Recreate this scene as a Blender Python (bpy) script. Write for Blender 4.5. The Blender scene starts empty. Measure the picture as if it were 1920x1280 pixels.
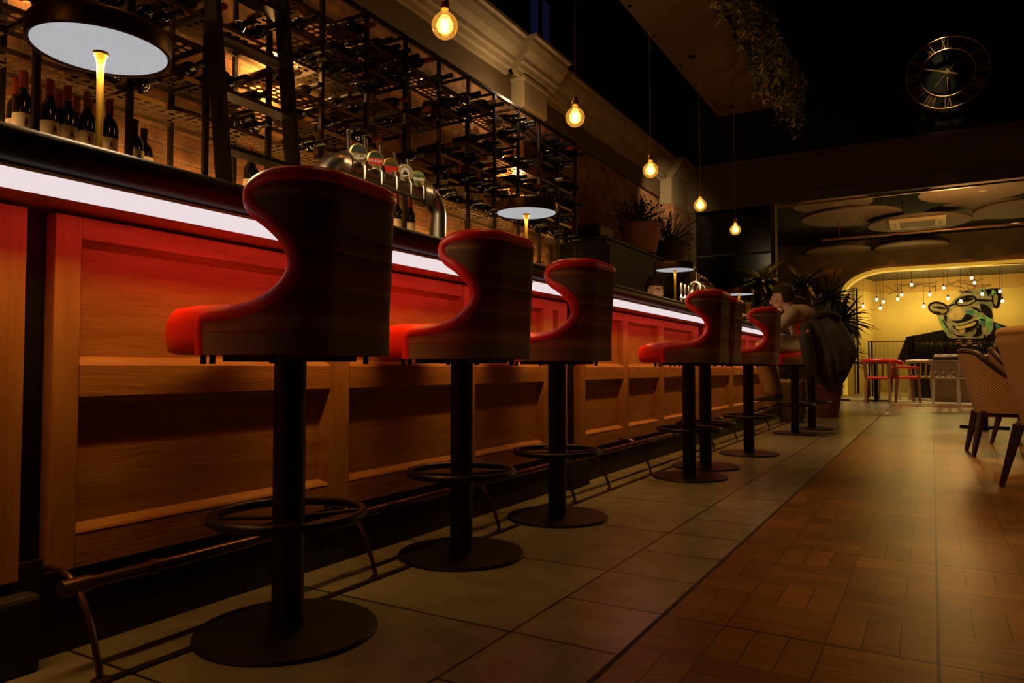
import bpy, math, random
from mathutils import Vector, Matrix
R = random.Random(7)
C = bpy.context.scene.collection
SC = bpy.context.scene
PI = math.pi

# ------------------------------------------------------------------ camera
CAMH, YAW, PITCH, FPX = 0.632, math.radians(30.44), math.radians(2.137), 1340.0
cd = bpy.data.cameras.new('camera'); cam = bpy.data.objects.new('camera', cd); C.objects.link(cam)
cd.sensor_width = 36; cd.lens = FPX / 1920 * 36; cd.clip_start = 0.05; cd.clip_end = 100
cam.location = (0, 0, CAMH); cam.rotation_euler = (PI/2 + PITCH, 0, YAW)
SC.camera = cam
# ------------------------------------------------------------------ world and exposure
w = bpy.data.worlds.new('world'); SC.world = w; w.use_nodes = True
w.node_tree.nodes['Background'].inputs[0].default_value = (0.5, 0.32, 0.16, 1)
w.node_tree.nodes['Background'].inputs[1].default_value = 0.002
SC.view_settings.view_transform = 'Standard'; SC.view_settings.look = 'None'
SC.view_settings.gamma = 1; SC.view_settings.use_curve_mapping = False
SC.view_settings.exposure = 0.0
# ------------------------------------------------------------------ the room's lights, plus added fill spots
def light(name, kind, loc, power, col, target=None, size=0.05, sizey=None, spot=60, blend=0.5):
    l = bpy.data.lights.new(name, kind); l.energy = power; l.color = col
    o = bpy.data.objects.new(name, l); C.objects.link(o); o.location = loc
    if kind == 'SPOT': l.spot_size = math.radians(spot); l.spot_blend = blend; l.shadow_soft_size = size
    if kind == 'POINT': l.shadow_soft_size = size
    if kind == 'AREA':
        l.size = size
        if sizey: l.shape = 'RECTANGLE'; l.size_y = sizey
    if target is not None:
        o.rotation_euler = (Vector(target) - Vector(loc)).to_track_quat('-Z', 'Y').to_euler()
    return o
def strip_light(name, loc, target, length, width, power, col, spread=180):
    o = light(name, 'AREA', loc, power, col, None, length, width); l = o.data; l.spread = math.radians(spread)
    z = (Vector(loc) - Vector(target)).normalized(); x = Vector((0, 1, 0)); y = z.cross(x).normalized()
    o.rotation_euler = Matrix((x, y, z)).transposed().to_euler(); return o
WARM = (1.0, 0.50, 0.17); AMB = (1.0, 0.52, 0.15); NEUT = (1.0, 0.72, 0.38)
# warm strip recessed under the bar overhang, washing the panelled front
strip_light('bar_red_strip', (-1.530, 3.9, 0.974), (-1.62, 3.9, 0.80), 11.0, 0.012, 7, (1.0, 0.012, 0.005), 170)
strip_light('bar_wash_strip', (-1.54, 3.9, 0.976), (-1.60, 3.9, 0), 11.0, 0.012, 14, (1.0, 0.52, 0.08), 100)
# downlights over the walkway
for x, y, p in ((0.75, 2.9, 330), (0.5, 6.4, 560), (0.6, 9.4, 300), (-0.6, 2.2, 70), (-0.55, 4.6, 110), (-0.5, 7.4, 80)):
    light('ceiling_downlight', 'SPOT', (x, y, 4.6), p, AMB, (x, y, 0), 0.08, spot=52, blend=1.0)
# warm strips hidden behind the back bar shelves, washing the brick
strip_light('shelf_strip_light', (-3.14, 3.8, 1.545), (-3.45, 3.8, 1.9), 5.4, 0.02, 8, AMB)
strip_light('shelf_strip_light', (-3.365, 3.8, 1.545), (-3.41, 3.8, 1.9), 5.4, 0.02, 24, AMB)
strip_light('shelf_strip_light', (-3.36, 3.8, 2.88), (-3.42, 3.8, 2.2), 5.4, 0.02, 5, AMB)
for y, p in ((1.6, 4), (2.92, 22), (5.75, 22)):
    light('rack_spot', 'POINT', (-3.30, y, 2.32), p, AMB, size=0.03)
strip_light('rack_top_strip', (-3.15, 3.9, 2.96), (-3.38, 3.9, 3.6), 5.6, 0.03, 2.2, AMB)
light('rack_spot', 'POINT', (-3.05, 5.3, 3.0), 8, NEUT, size=0.02)
light('wall_washer', 'SPOT', (-2.6, 8.9, 3.3), 60, NEUT, (-3.3, 9.9, 2.9), 0.03, spot=70, blend=1)
# far room
for x, y, p in ((-1.0, 13.4, 260), (1.2, 13.8, 220), (-0.6, 16.0, 300), (0.8, 16.4, 300)):
    light('ceiling_downlight', 'SPOT', (x, y, 3.15), p, NEUT, (x, y, 0), 0.06, spot=75, blend=1.0)
light('clock_spot', 'SPOT', (0.15, 10.62, 6.1), 260, NEUT, (0.16, 10.93, 4.1), 0.02, spot=15, blend=1.0)
light('badge_fill', 'SPOT', (-0.7, 0.6, 2.6), 150, NEUT, (-2.0, 2.33, 1.47), 0.03, spot=21, blend=1.0)  # added fill from an unseen source, brightens the tap badges
light('chair_fill', 'SPOT', (-0.5, 3.0, 4.2), 200, AMB, (0.65, 5.3, 0.5), 0.05, spot=36, blend=1)  # added spot without a fitting, lifts the tub chairs
light('far_wall_fill', 'SPOT', (0.2, 14.6, 2.6), 70, AMB, (0.0, 18.5, 3.3), 0.05, spot=80, blend=1)  # fill put in to brighten the far plaster wall
light('yucca_fill', 'SPOT', (-1.5, 9.0, 3.0), 60, AMB, (-1.75, 9.9, 1.6), 0.03, spot=60, blend=1)  # extra spot added to brighten the yucca leaves
light('raft_plant_fill', 'SPOT', (-0.2, 6.0, 1.9), 40, AMB, (-1.5, 8.3, 3.8), 0.05, spot=45, blend=1)  # added from below to brighten the trailing plants, no real fitting
light('far_room_glow', 'POINT', (0.3, 12.4, 2.4), 40, AMB, size=0.2)

# ------------------------------------------------------------------ measuring helpers (photo frame 1920 x 1280)
CY, SY = math.cos(YAW), math.sin(YAW)
def ray(u, v):
    a, b = (u - 960) / FPX, (640 - v) / FPX
    f = Vector((-SY * math.cos(PITCH), CY * math.cos(PITCH), math.sin(PITCH)))
    r = Vector((CY, SY, 0)); up = r.cross(f)
    return f + a * r + b * up
def on_y(u, v, Y):
    d = ray(u, v); t = Y / d.y; return (d.x * t, Y, CAMH + d.z * t)
def on_x(u, v, X):
    d = ray(u, v); t = X / d.x; return (X, d.y * t, CAMH + d.z * t)

# ------------------------------------------------------------------ mesh helpers
class MB:
    def __init__(s): s.v = []; s.f = []; s.m = []
    def add(s, vs, fs, mi=0):
        n = len(s.v); s.v += [tuple(p) for p in vs]
        for f in fs: s.f.append(tuple(i + n for i in f)); s.m.append(mi)
        return s
    def box(s, x0, x1, y0, y1, z0, z1, mi=0):
        if x0 > x1: x0, x1 = x1, x0
        if y0 > y1: y0, y1 = y1, y0
        if z0 > z1: z0, z1 = z1, z0
        vs = [(x, y, z) for z in (z0, z1) for y in (y0, y1) for x in (x0, x1)]
        return s.add(vs, [(0, 2, 3, 1), (4, 5, 7, 6), (0, 1, 5, 4), (2, 6, 7, 3), (0, 4, 6, 2), (1, 3, 7, 5)], mi)
    def bar(s, p0, p1, w, d, up=(0, 0, 1), mi=0, w1=None, d1=None):
        p0, p1 = Vector(p0), Vector(p1); t = (p1 - p0).normalized(); u = Vector(up)
        if abs(t.dot(u)) > 0.99: u = Vector((0, 1, 0))
        a = t.cross(u).normalized(); b = a.cross(t)
        w1 = w if w1 is None else w1; d1 = d if d1 is None else d1
        vs = []
        for p, ww, dd in ((p0, w, d), (p1, w1, d1)):
            for i, j in ((-1, -1), (1, -1), (1, 1), (-1, 1)): vs.append(p + a * (i * ww / 2) + b * (j * dd / 2))
        return s.add(vs, [(0, 3, 2, 1), (4, 5, 6, 7), (0, 1, 5, 4), (1, 2, 6, 5), (2, 3, 7, 6), (3, 0, 4, 7)], mi)
    def tube(s, pts, r, n=10, closed=False, caps=True, mi=0):
        pts = [Vector(p) for p in pts]; m = len(pts)
        rs = r if isinstance(r, (list, tuple)) else [r] * m
        prev = None; vs = []
        for i, p in enumerate(pts):
            if closed: t = pts[(i + 1) % m] - pts[i - 1]
            else: t = pts[min(i + 1, m - 1)] - pts[max(i - 1, 0)]
            t.normalize()
            if prev is None:
                a = t.cross(Vector((0, 0, 1)))
                if a.length < 0.05: a = t.cross(Vector((0, 1, 0)))
            else:
                a = prev - t * prev.dot(t)
                if a.length < 1e-6: a = t.cross(Vector((0, 1, 0.1)))
            a.normalize(); prev = a; b = t.cross(a)
            for k in range(n):
                th = 2 * PI * k / n; vs.append(p + (a * math.cos(th) + b * math.sin(th)) * rs[i])
        fs = []
        for i in range(m if closed else m - 1):
            j = (i + 1) % m
            for k in range(n):
                l = (k + 1) % n; fs.append((i * n + k, i * n + l, j * n + l, j * n + k))
        if caps and not closed:
            fs.append(tuple(range(n - 1, -1, -1))); fs.append(tuple((m - 1) * n + k for k in range(n)))
        return s.add(vs, fs, mi)
    def lathe(s, prof, c=(0, 0, 0), n=24, axis='z', mi=0):
        vs = []
        for r, z in prof:
            for k in range(n):
                th = 2 * PI * k / n; a, b = r * math.cos(th), r * math.sin(th)
                p = (a, b, z) if axis == 'z' else ((z, a, b) if axis == 'x' else (b, z, a))
                vs.append((p[0] + c[0], p[1] + c[1], p[2] + c[2]))
        m = len(prof); fs = []
        for i in range(m - 1):
            for k in range(n):
                l = (k + 1) % n; fs.append((i * n + k, i * n + l, (i + 1) * n + l, (i + 1) * n + k))
        if prof[0][0] > 1e-5: fs.append(tuple(range(n - 1, -1, -1)))
        if prof[-1][0] > 1e-5: fs.append(tuple((m - 1) * n + k for k in range(n)))
        return s.add(vs, fs, mi)
    def prism(s, poly, fn, a0, a1, mi=0):
        n = len(poly)
        vs = [fn(p[0], p[1], a0) for p in poly] + [fn(p[0], p[1], a1) for p in poly]
        fs = [tuple(range(n - 1, -1, -1)), tuple(range(n, 2 * n))]
        for i in range(n):
            j = (i + 1) % n; fs.append((i, j, j + n, i + n))
        return s.add(vs, fs, mi)
    def grid(s, fn, nu, nv, cu=False, mi=0):
        vs = [fn(i / (nu if cu else nu - 1), j / (nv - 1)) for j in range(nv) for i in range(nu)]
        fs = []
        for j in range(nv - 1):
            for i in range(nu if cu else nu - 1):
                k = (i + 1) % nu
                fs.append((j * nu + i, j * nu + k, (j + 1) * nu + k, (j + 1) * nu + i))
        return s.add(vs, fs, mi)
    def ball(s, c, r, n=12, m=8, mi=0):
        rx, ry, rz = r if isinstance(r, (tuple, list)) else (r, r, r)
        vs = []
        for j in range(m + 1):
            ph = PI * j / m
            for k in range(n):
                th = 2 * PI * k / n
                vs.append((c[0] + rx * math.sin(ph) * math.cos(th), c[1] + ry * math.sin(ph) * math.sin(th), c[2] - rz * math.cos(ph)))
        fs = [(j * n + k, j * n + (k + 1) % n, (j + 1) * n + (k + 1) % n, (j + 1) * n + k) for j in range(m) for k in range(n)]
        return s.add(vs, fs, mi)
    def build(s, name, mat, parent=None, smooth=True, bevel=0, ang=38, solid=0):
        me = bpy.data.meshes.new(name); me.from_pydata(s.v, [], s.f)
        ms = mat if isinstance(mat, (list, tuple)) else [mat]
        for m in ms: me.materials.append(m)
        if len(ms) > 1: me.polygons.foreach_set('material_index', s.m)
        import bmesh
        bm = bmesh.new(); bm.from_mesh(me); bmesh.ops.remove_doubles(bm, verts=bm.verts, dist=1e-5)
        bmesh.ops.recalc_face_normals(bm, faces=bm.faces); bm.to_mesh(me); bm.free()
        if smooth:
            me.polygons.foreach_set('use_smooth', [True] * len(me.polygons)); me.set_sharp_from_angle(angle=math.radians(ang))
        o = bpy.data.objects.new(name, me); C.objects.link(o)
        if parent: o.parent = parent
        if bevel:
            b = o.modifiers.new('bevel', 'BEVEL'); b.width = bevel; b.segments = 2; b.limit_method = 'ANGLE'; b.angle_limit = 0.6
        if solid:
            b = o.modifiers.new('solid', 'SOLIDIFY'); b.thickness = solid; b.offset = 0
        return o

def tag(o, label=None, cat=None, group=None, kind=None):
    if label: o['label'] = label
    if cat: o['category'] = cat
    if group: o['group'] = group
    if kind: o['kind'] = kind
    return o
def thing(name, label, cat, loc=(0, 0, 0), rz=0, group=None):
    o = bpy.data.objects.new(name, None); C.objects.link(o); o.location = loc; o.rotation_euler = (0, 0, rz); o.empty_display_size = 0.1
    return tag(o, label, cat, group)
def kids(o): return [c for c in bpy.data.objects if c.parent == o]
def dup(root, loc, rz=0, label=None, group=None, scale=None):
    def cp(o, par):
        c = o.copy(); C.objects.link(c); c.parent = par
        for ch in TREE.get(o, []): cp(ch, c)
        return c
    TREE = {}
    def scan(o):
        TREE[o] = kids(o)
        for k in TREE[o]: scan(k)
    scan(root)
    r = cp(root, None); r.location = loc; r.rotation_euler = (0, 0, rz)
    if scale: r.scale = (scale,) * 3
    if label: r['label'] = label
    if group: r['group'] = group
    return r
def arc(c, r, a0, a1, n, pl='xz'):
    out = []
    for i in range(n + 1):
        a = math.radians(a0 + (a1 - a0) * i / n); x, y = r * math.cos(a), r * math.sin(a)
        out.append({'xz': (c[0] + x, c[1], c[2] + y), 'xy': (c[0] + x, c[1] + y, c[2]), 'yz': (c[0], c[1] + x, c[2] + y)}[pl])
    return out
def spline(pts, k=6):
    out = []
    P = [Vector(p) for p in pts]
    for i in range(len(P) - 1):
        a, b, c, d = P[max(i - 1, 0)], P[i], P[i + 1], P[min(i + 2, len(P) - 1)]
        for j in range(k):
            t = j / k
            out.append(0.5 * ((2 * b) + (c - a) * t + (2 * a - 5 * b + 4 * c - d) * t * t + (3 * b - a - 3 * c + d) * t ** 3))
    out.append(P[-1]); return out

# ------------------------------------------------------------------ materials
def mat(name, col, rough=0.6, metal=0.0, emit=None, es=1.0, noise=0, nscale=8, bump=0, bscale=30, stretch=(1, 1, 1), spec=None, col2=None, alpha=None, sheen=0):
    m = bpy.data.materials.new(name); m.use_nodes = True; nt = m.node_tree; n = nt.nodes; L = nt.links
    b = n['Principled BSDF']; b.inputs['Roughness'].default_value = rough; b.inputs['Metallic'].default_value = metal
    b.inputs['Base Color'].default_value = (*col, 1)
    if spec is not None: b.inputs['Specular IOR Level'].default_value = spec
    if sheen: b.inputs['Sheen Weight'].default_value = sheen
    if emit: b.inputs['Emission Color'].default_value = (*emit, 1); b.inputs['Emission Strength'].default_value = es
    tc = n.new('ShaderNodeTexCoord'); mp = n.new('ShaderNodeMapping'); mp.inputs['Scale'].default_value = stretch
    L.new(tc.outputs['Object'], mp.inputs['Vector'])
    if noise or col2:
        t = n.new('ShaderNodeTexNoise'); t.inputs['Scale'].default_value = nscale; t.inputs['Detail'].default_value = 6; t.inputs['Roughness'].default_value = 0.6
        L.new(mp.outputs[0], t.inputs['Vector'])
        r = n.new('ShaderNodeValToRGB'); c2 = col2 or tuple(c * (1 - noise) for c in col)
        r.color_ramp.elements[0].position = 0.32; r.color_ramp.elements[1].position = 0.68
        r.color_ramp.elements[0].color = (*c2, 1); r.color_ramp.elements[1].color = (*col, 1)
        L.new(t.outputs['Fac'], r.inputs[0]); L.new(r.outputs[0], b.inputs['Base Color'])
    if bump:
        t = n.new('ShaderNodeTexNoise'); t.inputs['Scale'].default_value = bscale; t.inputs['Detail'].default_value = 4
        L.new(mp.outputs[0], t.inputs['Vector'])
        bp = n.new('ShaderNodeBump'); bp.inputs['Strength'].default_value = bump; bp.inputs['Distance'].default_value = 0.01
        L.new(t.outputs['Fac'], bp.inputs['Height']); L.new(bp.outputs[0], b.inputs['Normal'])
    return m
def brick_mat(name, c1, c2, mortar, plane='yz', sc=1.0, bw=0.225, bh=0.075, bump=0.8, ms=0.012, rough=0.85, off=0.5, nz=0.5):
    m = mat(name, c1, rough); nt = m.node_tree; n = nt.nodes; L = nt.links; b = n['Principled BSDF']
    tc = n['Texture Coordinate']; sx = n.new('ShaderNodeSeparateXYZ'); cx = n.new('ShaderNodeCombineXYZ'); L.new(tc.outputs['Object'], sx.inputs[0])
    i0, i1 = {'yz': (1, 2), 'xy': (0, 1), 'yx': (1, 0), 'xz': (0, 2)}[plane]
    L.new(sx.outputs[i0], cx.inputs[0]); L.new(sx.outputs[i1], cx.inputs[1])
    t = n.new('ShaderNodeTexBrick'); t.inputs['Scale'].default_value = sc; t.inputs['Brick Width'].default_value = bw; t.inputs['Row Height'].default_value = bh
    t.inputs['Mortar Size'].default_value = ms; t.inputs['Mortar Smooth'].default_value = 0.3; t.offset = off
    t.inputs['Color1'].default_value = (*c1, 1); t.inputs['Color2'].default_value = (*c2, 1); t.inputs['Mortar'].default_value = (*mortar, 1)
    L.new(cx.outputs[0], t.inputs['Vector'])
    ns = n.new('ShaderNodeTexNoise'); ns.inputs['Scale'].default_value = 9; ns.inputs['Detail'].default_value = 8; L.new(tc.outputs['Object'], ns.inputs['Vector'])
    mx = n.new('ShaderNodeMixRGB'); mx.blend_type = 'MULTIPLY'; mx.inputs[0].default_value = nz
    rp = n.new('ShaderNodeValToRGB'); rp.color_ramp.elements[0].position = 0.3; rp.color_ramp.elements[0].color = (0.25, 0.25, 0.25, 1); rp.color_ramp.elements[1].position = 0.65
    L.new(ns.outputs['Fac'], rp.inputs[0]); L.new(t.outputs['Color'], mx.inputs[1]); L.new(rp.outputs[0], mx.inputs[2]); L.new(mx.outputs[0], b.inputs['Base Color'])
    ad = n.new('ShaderNodeMath'); ad.operation = 'MULTIPLY_ADD'; ad.inputs[1].default_value = -1.0
    L.new(t.outputs['Fac'], ad.inputs[0]); L.new(ns.outputs['Fac'], ad.inputs[2])
    bp = n.new('ShaderNodeBump'); bp.inputs['Strength'].default_value = bump; bp.inputs['Distance'].default_value = 0.012; L.new(ad.outputs[0], bp.inputs['Height']); L.new(bp.outputs[0], b.inputs['Normal'])
    return m
def emis(name, col, s, black=False):
    m = bpy.data.materials.new(name); m.use_nodes = True; nt = m.node_tree; nt.nodes.clear()
    e = nt.nodes.new('ShaderNodeEmission'); o = nt.nodes.new('ShaderNodeOutputMaterial')
    e.inputs[0].default_value = (*col, 1); e.inputs[1].default_value = s; nt.links.new(e.outputs[0], o.inputs[0]); return m
def glass(name, col, amt=0.85, rough=0.05, emit=None, es=0):
    m = bpy.data.materials.new(name); m.use_nodes = True; nt = m.node_tree; n = nt.nodes; L = nt.links; n.clear()
    o = n.new('ShaderNodeOutputMaterial'); tr = n.new('ShaderNodeBsdfTransparent'); tr.inputs[0].default_value = (*col, 1)
    g = n.new('ShaderNodeBsdfGlossy'); g.inputs['Roughness'].default_value = rough; g.inputs[0].default_value = (0.8, 0.8, 0.8, 1)
    mx = n.new('ShaderNodeMixShader'); mx.inputs[0].default_value = 1 - amt; L.new(tr.outputs[0], mx.inputs[1]); L.new(g.outputs[0], mx.inputs[2])
    if emit:
        e = n.new('ShaderNodeEmission'); e.inputs[0].default_value = (*emit, 1); e.inputs[1].default_value = es
        v = n.new('ShaderNodeTexVoronoi'); v.inputs['Scale'].default_value = 95; tc = n.new('ShaderNodeTexCoord'); L.new(tc.outputs['Object'], v.inputs['Vector'])
        rp = n.new('ShaderNodeValToRGB'); rp.color_ramp.elements[0].position = 0.15; rp.color_ramp.elements[0].color = (0.25, 0.25, 0.25, 1); rp.color_ramp.elements[1].position = 0.5; L.new(v.outputs['Distance'], rp.inputs[0])
        mu = n.new('ShaderNodeMath'); mu.operation = 'MULTIPLY'; mu.inputs[1].default_value = es; L.new(rp.outputs[0], mu.inputs[0]); L.new(mu.outputs[0], e.inputs[1])
        ad = n.new('ShaderNodeAddShader'); L.new(mx.outputs[0], ad.inputs[0]); L.new(e.outputs[0], ad.inputs[1]); L.new(ad.outputs[0], o.inputs[0])
    else: L.new(mx.outputs[0], o.inputs[0])
    return m

M = {}
M['wood'] = mat('oak_wood', (0.40, 0.205, 0.06), 0.48, col2=(0.27, 0.115, 0.03), nscale=3.2, stretch=(6, 1, 9), bump=0.15, bscale=14)
M['wood_v'] = mat('oak_wood_upright', (0.40, 0.205, 0.06), 0.48, col2=(0.27, 0.115, 0.03), nscale=3.2, stretch=(8, 9, 0.9), bump=0.15, bscale=14)
M['black'] = mat('black_paint', (0.009, 0.007, 0.006), 0.6, spec=0.2)
M['plinth'] = mat('plinth_paint', (0.010, 0.008, 0.007), 0.75)
M['top'] = mat('dark_countertop', (0.030, 0.020, 0.010), 0.42, noise=0.5, nscale=12, spec=0.3)
M['ironbk'] = mat('black_iron', (0.010, 0.009, 0.009), 0.5, 0.4)
M['rail'] = mat('black_tube', (0.16, 0.10, 0.07), 0.30, 0.9)
M['post'] = mat('powder_coat_black', (0.006, 0.0055, 0.0055), 0.42, 0.0, bump=0.05, bscale=300)
M['leather'] = mat('red_leather', (0.78, 0.020, 0.010), 0.38, bump=0.06, bscale=260)
M['rack'] = mat('rack_steel', (0.020, 0.014, 0.009), 0.55, 0.4)
M['shelf'] = mat('perforated_steel', (0.20, 0.15, 0.09), 0.36, 0.9, noise=0.4, nscale=20)
M['shelfside'] = mat('shelf_lip_steel', (0.35, 0.27, 0.16), 0.35, 0.9)
M['brass'] = mat('brass', (0.78, 0.44, 0.06), 0.30, 1.0)
M['chrome'] = mat('brushed_steel', (0.62, 0.55, 0.46), 0.34, 1.0)
M['shade'] = mat('bronze_shade', (0.12, 0.075, 0.04), 0.38, 0.6)
M['disc'] = emis('lamp_diffuser', (0.97, 0.97, 1.0), 0.55)
M['strip'] = emis('led_strip', (1.0, 0.84, 0.86), 0.85)
M['cream'] = mat('cream_plaster', (0.34, 0.25, 0.14), 0.75, noise=0.25, nscale=4)
M['brown'] = mat('brown_wall_paint', (0.105, 0.062, 0.026), 0.7, noise=0.2, nscale=3)
M['void'] = mat('dark_void_paint', (0.010, 0.008, 0.006), 0.9)
M['beam'] = mat('beam_paint', (0.13, 0.085, 0.035), 0.65, noise=0.2, nscale=2)
M['brick'] = brick_mat('old_brick', (0.40, 0.17, 0.06), (0.27, 0.10, 0.035), (0.30, 0.17, 0.08), nz=0.85, ms=0.009)
M['winedark'] = mat('dark_bottle_glass', (0.012, 0.010, 0.008), 0.10, spec=0.6)
M['capsule'] = mat('red_capsule', (0.22, 0.03, 0.015), 0.4)
M['goldcap'] = mat('copper_foil', (0.45, 0.17, 0.06), 0.35, 0.6)
M['label'] = mat('paper_label', (0.58, 0.50, 0.40), 0.7)
M['labelink'] = mat('label_ink', (0.15, 0.05, 0.03), 0.7)
M['terra'] = mat('terracotta', (0.34, 0.16, 0.08), 0.8, noise=0.3, nscale=10)
M['leaf'] = mat('leaf_green', (0.08, 0.11, 0.022), 0.5, noise=0.6, nscale=6)
M['leafy'] = mat('leaf_lit_yellow', (0.42, 0.33, 0.06), 0.5, noise=0.7, nscale=5)  # lamplight on some leaves, put into a lighter yellow colour
M['bark'] = mat('plant_cane', (0.12, 0.08, 0.04), 0.85, bump=0.4, bscale=40)

def striped():
    m = mat('striped_upholstery', (0.3, 0.1, 0.05), 0.85, sheen=0.15); nt = m.node_tree; n = nt.nodes; L = nt.links; b = n['Principled BSDF']
    tc = n['Texture Coordinate']; sx = n.new('ShaderNodeSeparateXYZ'); L.new(tc.outputs['Object'], sx.inputs[0])
    mr = n.new('ShaderNodeMapRange'); mr.inputs['From Min'].default_value = 0.65; mr.inputs['From Max'].default_value = 1.12; L.new(sx.outputs[2], mr.inputs[0])
    r = n.new('ShaderNodeValToRGB'); r.color_ramp.interpolation = 'LINEAR'; cr = r.color_ramp
    ol, orr, gd, rd, br, gy = (0.27, 0.17, 0.09), (0.46, 0.13, 0.03), (0.42, 0.20, 0.06), (0.34, 0.035, 0.018), (0.22, 0.038, 0.020), (0.17, 0.075, 0.04)
    seq = [(0.64, ol), (0.708, ol), (0.712, rd), (0.716, gd), (0.742, gd), (0.75, rd), (0.80, br), (0.812, gd), (0.822, rd), (0.85, rd), (0.862, br),
           (0.885, br), (0.892, orr), (0.90, br), (0.925, br), (0.94, gy), (1.00, gy), (1.012, gd), (1.022, br), (1.06, rd), (1.075, gy), (1.09, br)]
    els = cr.elements
    els[0].position = 0; els[0].color = (*seq[0][1], 1); els[1].position = 1; els[1].color = (*seq[-1][1], 1)
    for z, c in seq[1:-1]:
        e = els.new((z - 0.65) / 0.47); e.color = (*c, 1)
    L.new(mr.outputs[0], r.inputs[0])
    w_ = n.new('ShaderNodeTexNoise'); w_.inputs['Scale'].default_value = 260; L.new(tc.outputs['Object'], w_.inputs['Vector'])
    mx = n.new('ShaderNodeMixRGB'); mx.blend_type = 'MULTIPLY'; mx.inputs[0].default_value = 0.5
    L.new(r.outputs[0], mx.inputs[1]); L.new(w_.outputs['Fac'], mx.inputs[2]); L.new(mx.outputs[0], b.inputs['Base Color'])
    bp = n.new('ShaderNodeBump'); bp.inputs['Strength'].default_value = 0.25; bp.inputs['Distance'].default_value = 0.002; L.new(w_.outputs['Fac'], bp.inputs['Height']); L.new(bp.outputs[0], b.inputs['Normal'])
    return m
M['stripe'] = striped(); M['thread'] = mat('dark_thread', (0.02, 0.012, 0.008), 0.8)

# ------------------------------------------------------------------ floor
def tile_mat():
    m = brick_mat('stone_tile', (0.25, 0.235, 0.185), (0.20, 0.185, 0.145), (0.035, 0.03, 0.025), 'yx', 1, 0.60, 0.885, 0.12, 0.005, 0.27, 0.5, 0.34)
    return m
def small_tile_mat():
    m = brick_mat('small_stone_tile', (0.26, 0.24, 0.185), (0.20, 0.185, 0.14), (0.035, 0.03, 0.025), 'yx', 1, 0.30, 0.885, 0.12, 0.005, 0.27, 0.0, 0.34)
    return m
def parquet():
    m = mat('parquet_wood', (0.2, 0.1, 0.04), 0.36, spec=0.3); nt = m.node_tree; n = nt.nodes; L = nt.links; b = n['Principled BSDF']; tc = n['Texture Coordinate']
    def planks(rot):
        mp = n.new('ShaderNodeMapping'); mp.inputs['Rotation'].default_value = (0, 0, rot); L.new(tc.outputs['Object'], mp.inputs['Vector'])
        t = n.new('ShaderNodeTexBrick'); t.inputs['Scale'].default_value = 1; t.inputs['Brick Width'].default_value = 0.225; t.inputs['Row Height'].default_value = 0.075; t.offset = 0
        t.inputs['Mortar Size'].default_value = 0.0015; t.inputs['Color1'].default_value = (0.42, 0.185, 0.045, 1); t.inputs['Color2'].default_value = (0.28, 0.115, 0.025, 1); t.inputs['Mortar'].default_value = (0.07, 0.035, 0.016, 1)
        L.new(mp.outputs[0], t.inputs['Vector'])
        mp2 = n.new('ShaderNodeMapping'); mp2.inputs['Rotation'].default_value = (0, 0, rot); mp2.inputs['Scale'].default_value = (1.5, 22, 1); L.new(tc.outputs['Object'], mp2.inputs['Vector'])
        g = n.new('ShaderNodeTexNoise'); g.inputs['Scale'].default_value = 2.5; g.inputs['Detail'].default_value = 6; L.new(mp2.outputs[0], g.inputs['Vector'])
        rp = n.new('ShaderNodeValToRGB'); rp.color_ramp.elements[0].position = 0.3; rp.color_ramp.elements[0].color = (0.45, 0.45, 0.45, 1); rp.color_ramp.elements[1].position = 0.7; L.new(g.outputs['Fac'], rp.inputs[0])
        mx = n.new('ShaderNodeMixRGB'); mx.blend_type = 'MULTIPLY'; mx.inputs[0].default_value = 0.8; L.new(t.outputs[0], mx.inputs[1]); L.new(rp.outputs[0], mx.inputs[2]); return mx
    a, c = planks(0), planks(PI / 2)
    ck = n.new('ShaderNodeTexChecker'); ck.inputs['Scale'].default_value = 1 / 0.225; L.new(tc.outputs['Object'], ck.inputs['Vector'])
    mx = n.new('ShaderNodeMixRGB'); L.new(ck.outputs['Fac'], mx.inputs[0]); L.new(a.outputs[0], mx.inputs[1]); L.new(c.outputs[0], mx.inputs[2])
    # dark joints round every large square
    j = n.new('ShaderNodeTexBrick'); j.inputs['Scale'].default_value = 1; j.inputs['Brick Width'].default_value = 0.9; j.inputs['Row Height'].default_value = 0.9; j.offset = 0; j.inputs['Mortar Size'].default_value = 0.004
    L.new(tc.outputs['Object'], j.inputs['Vector'])
    m2 = n.new('ShaderNodeMixRGB'); m2.inputs[2].default_value = (0.02, 0.01, 0.005, 1); L.new(j.outputs['Fac'], m2.inputs[0]); L.new(mx.outputs[0], m2.inputs[1])
    nz = n.new('ShaderNodeTexNoise'); nz.inputs['Scale'].default_value = 2.6; nz.inputs['Detail'].default_value = 5; L.new(tc.outputs['Object'], nz.inputs['Vector'])
    m3 = n.new('ShaderNodeMixRGB'); m3.blend_type = 'MULTIPLY'; m3.inputs[0].default_value = 0.85; L.new(m2.outputs[0], m3.inputs[1]); L.new(nz.outputs['Fac'], m3.inputs[2])
    L.new(m3.outputs[0], b.inputs['Base Color'])
    bp = n.new('ShaderNodeBump'); bp.inputs['Strength'].default_value = 0.25; bp.inputs['Distance'].default_value = 0.004; L.new(mx.outputs[0], bp.inputs['Height']); L.new(bp.outputs[0], b.inputs['Normal'])
    return m
def struct(name, mb, m, **k): return tag(mb.build(name, m, **k), kind='structure')
def dark_floor(): return M['void']
o = struct('floor', MB().box(-3.6, -0.885, -2.5, 14.6, -0.05, 0), tile_mat(), smooth=False)
struct('floor_tile_border', MB().box(-0.885, -0.607, -2.5, 14.6, -0.05, 0), small_tile_mat(), smooth=False)
struct('floor_parquet', MB().box(-0.607, 5.0, -2.5, 14.6, -0.05, 0), parquet(), smooth=False)
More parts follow.
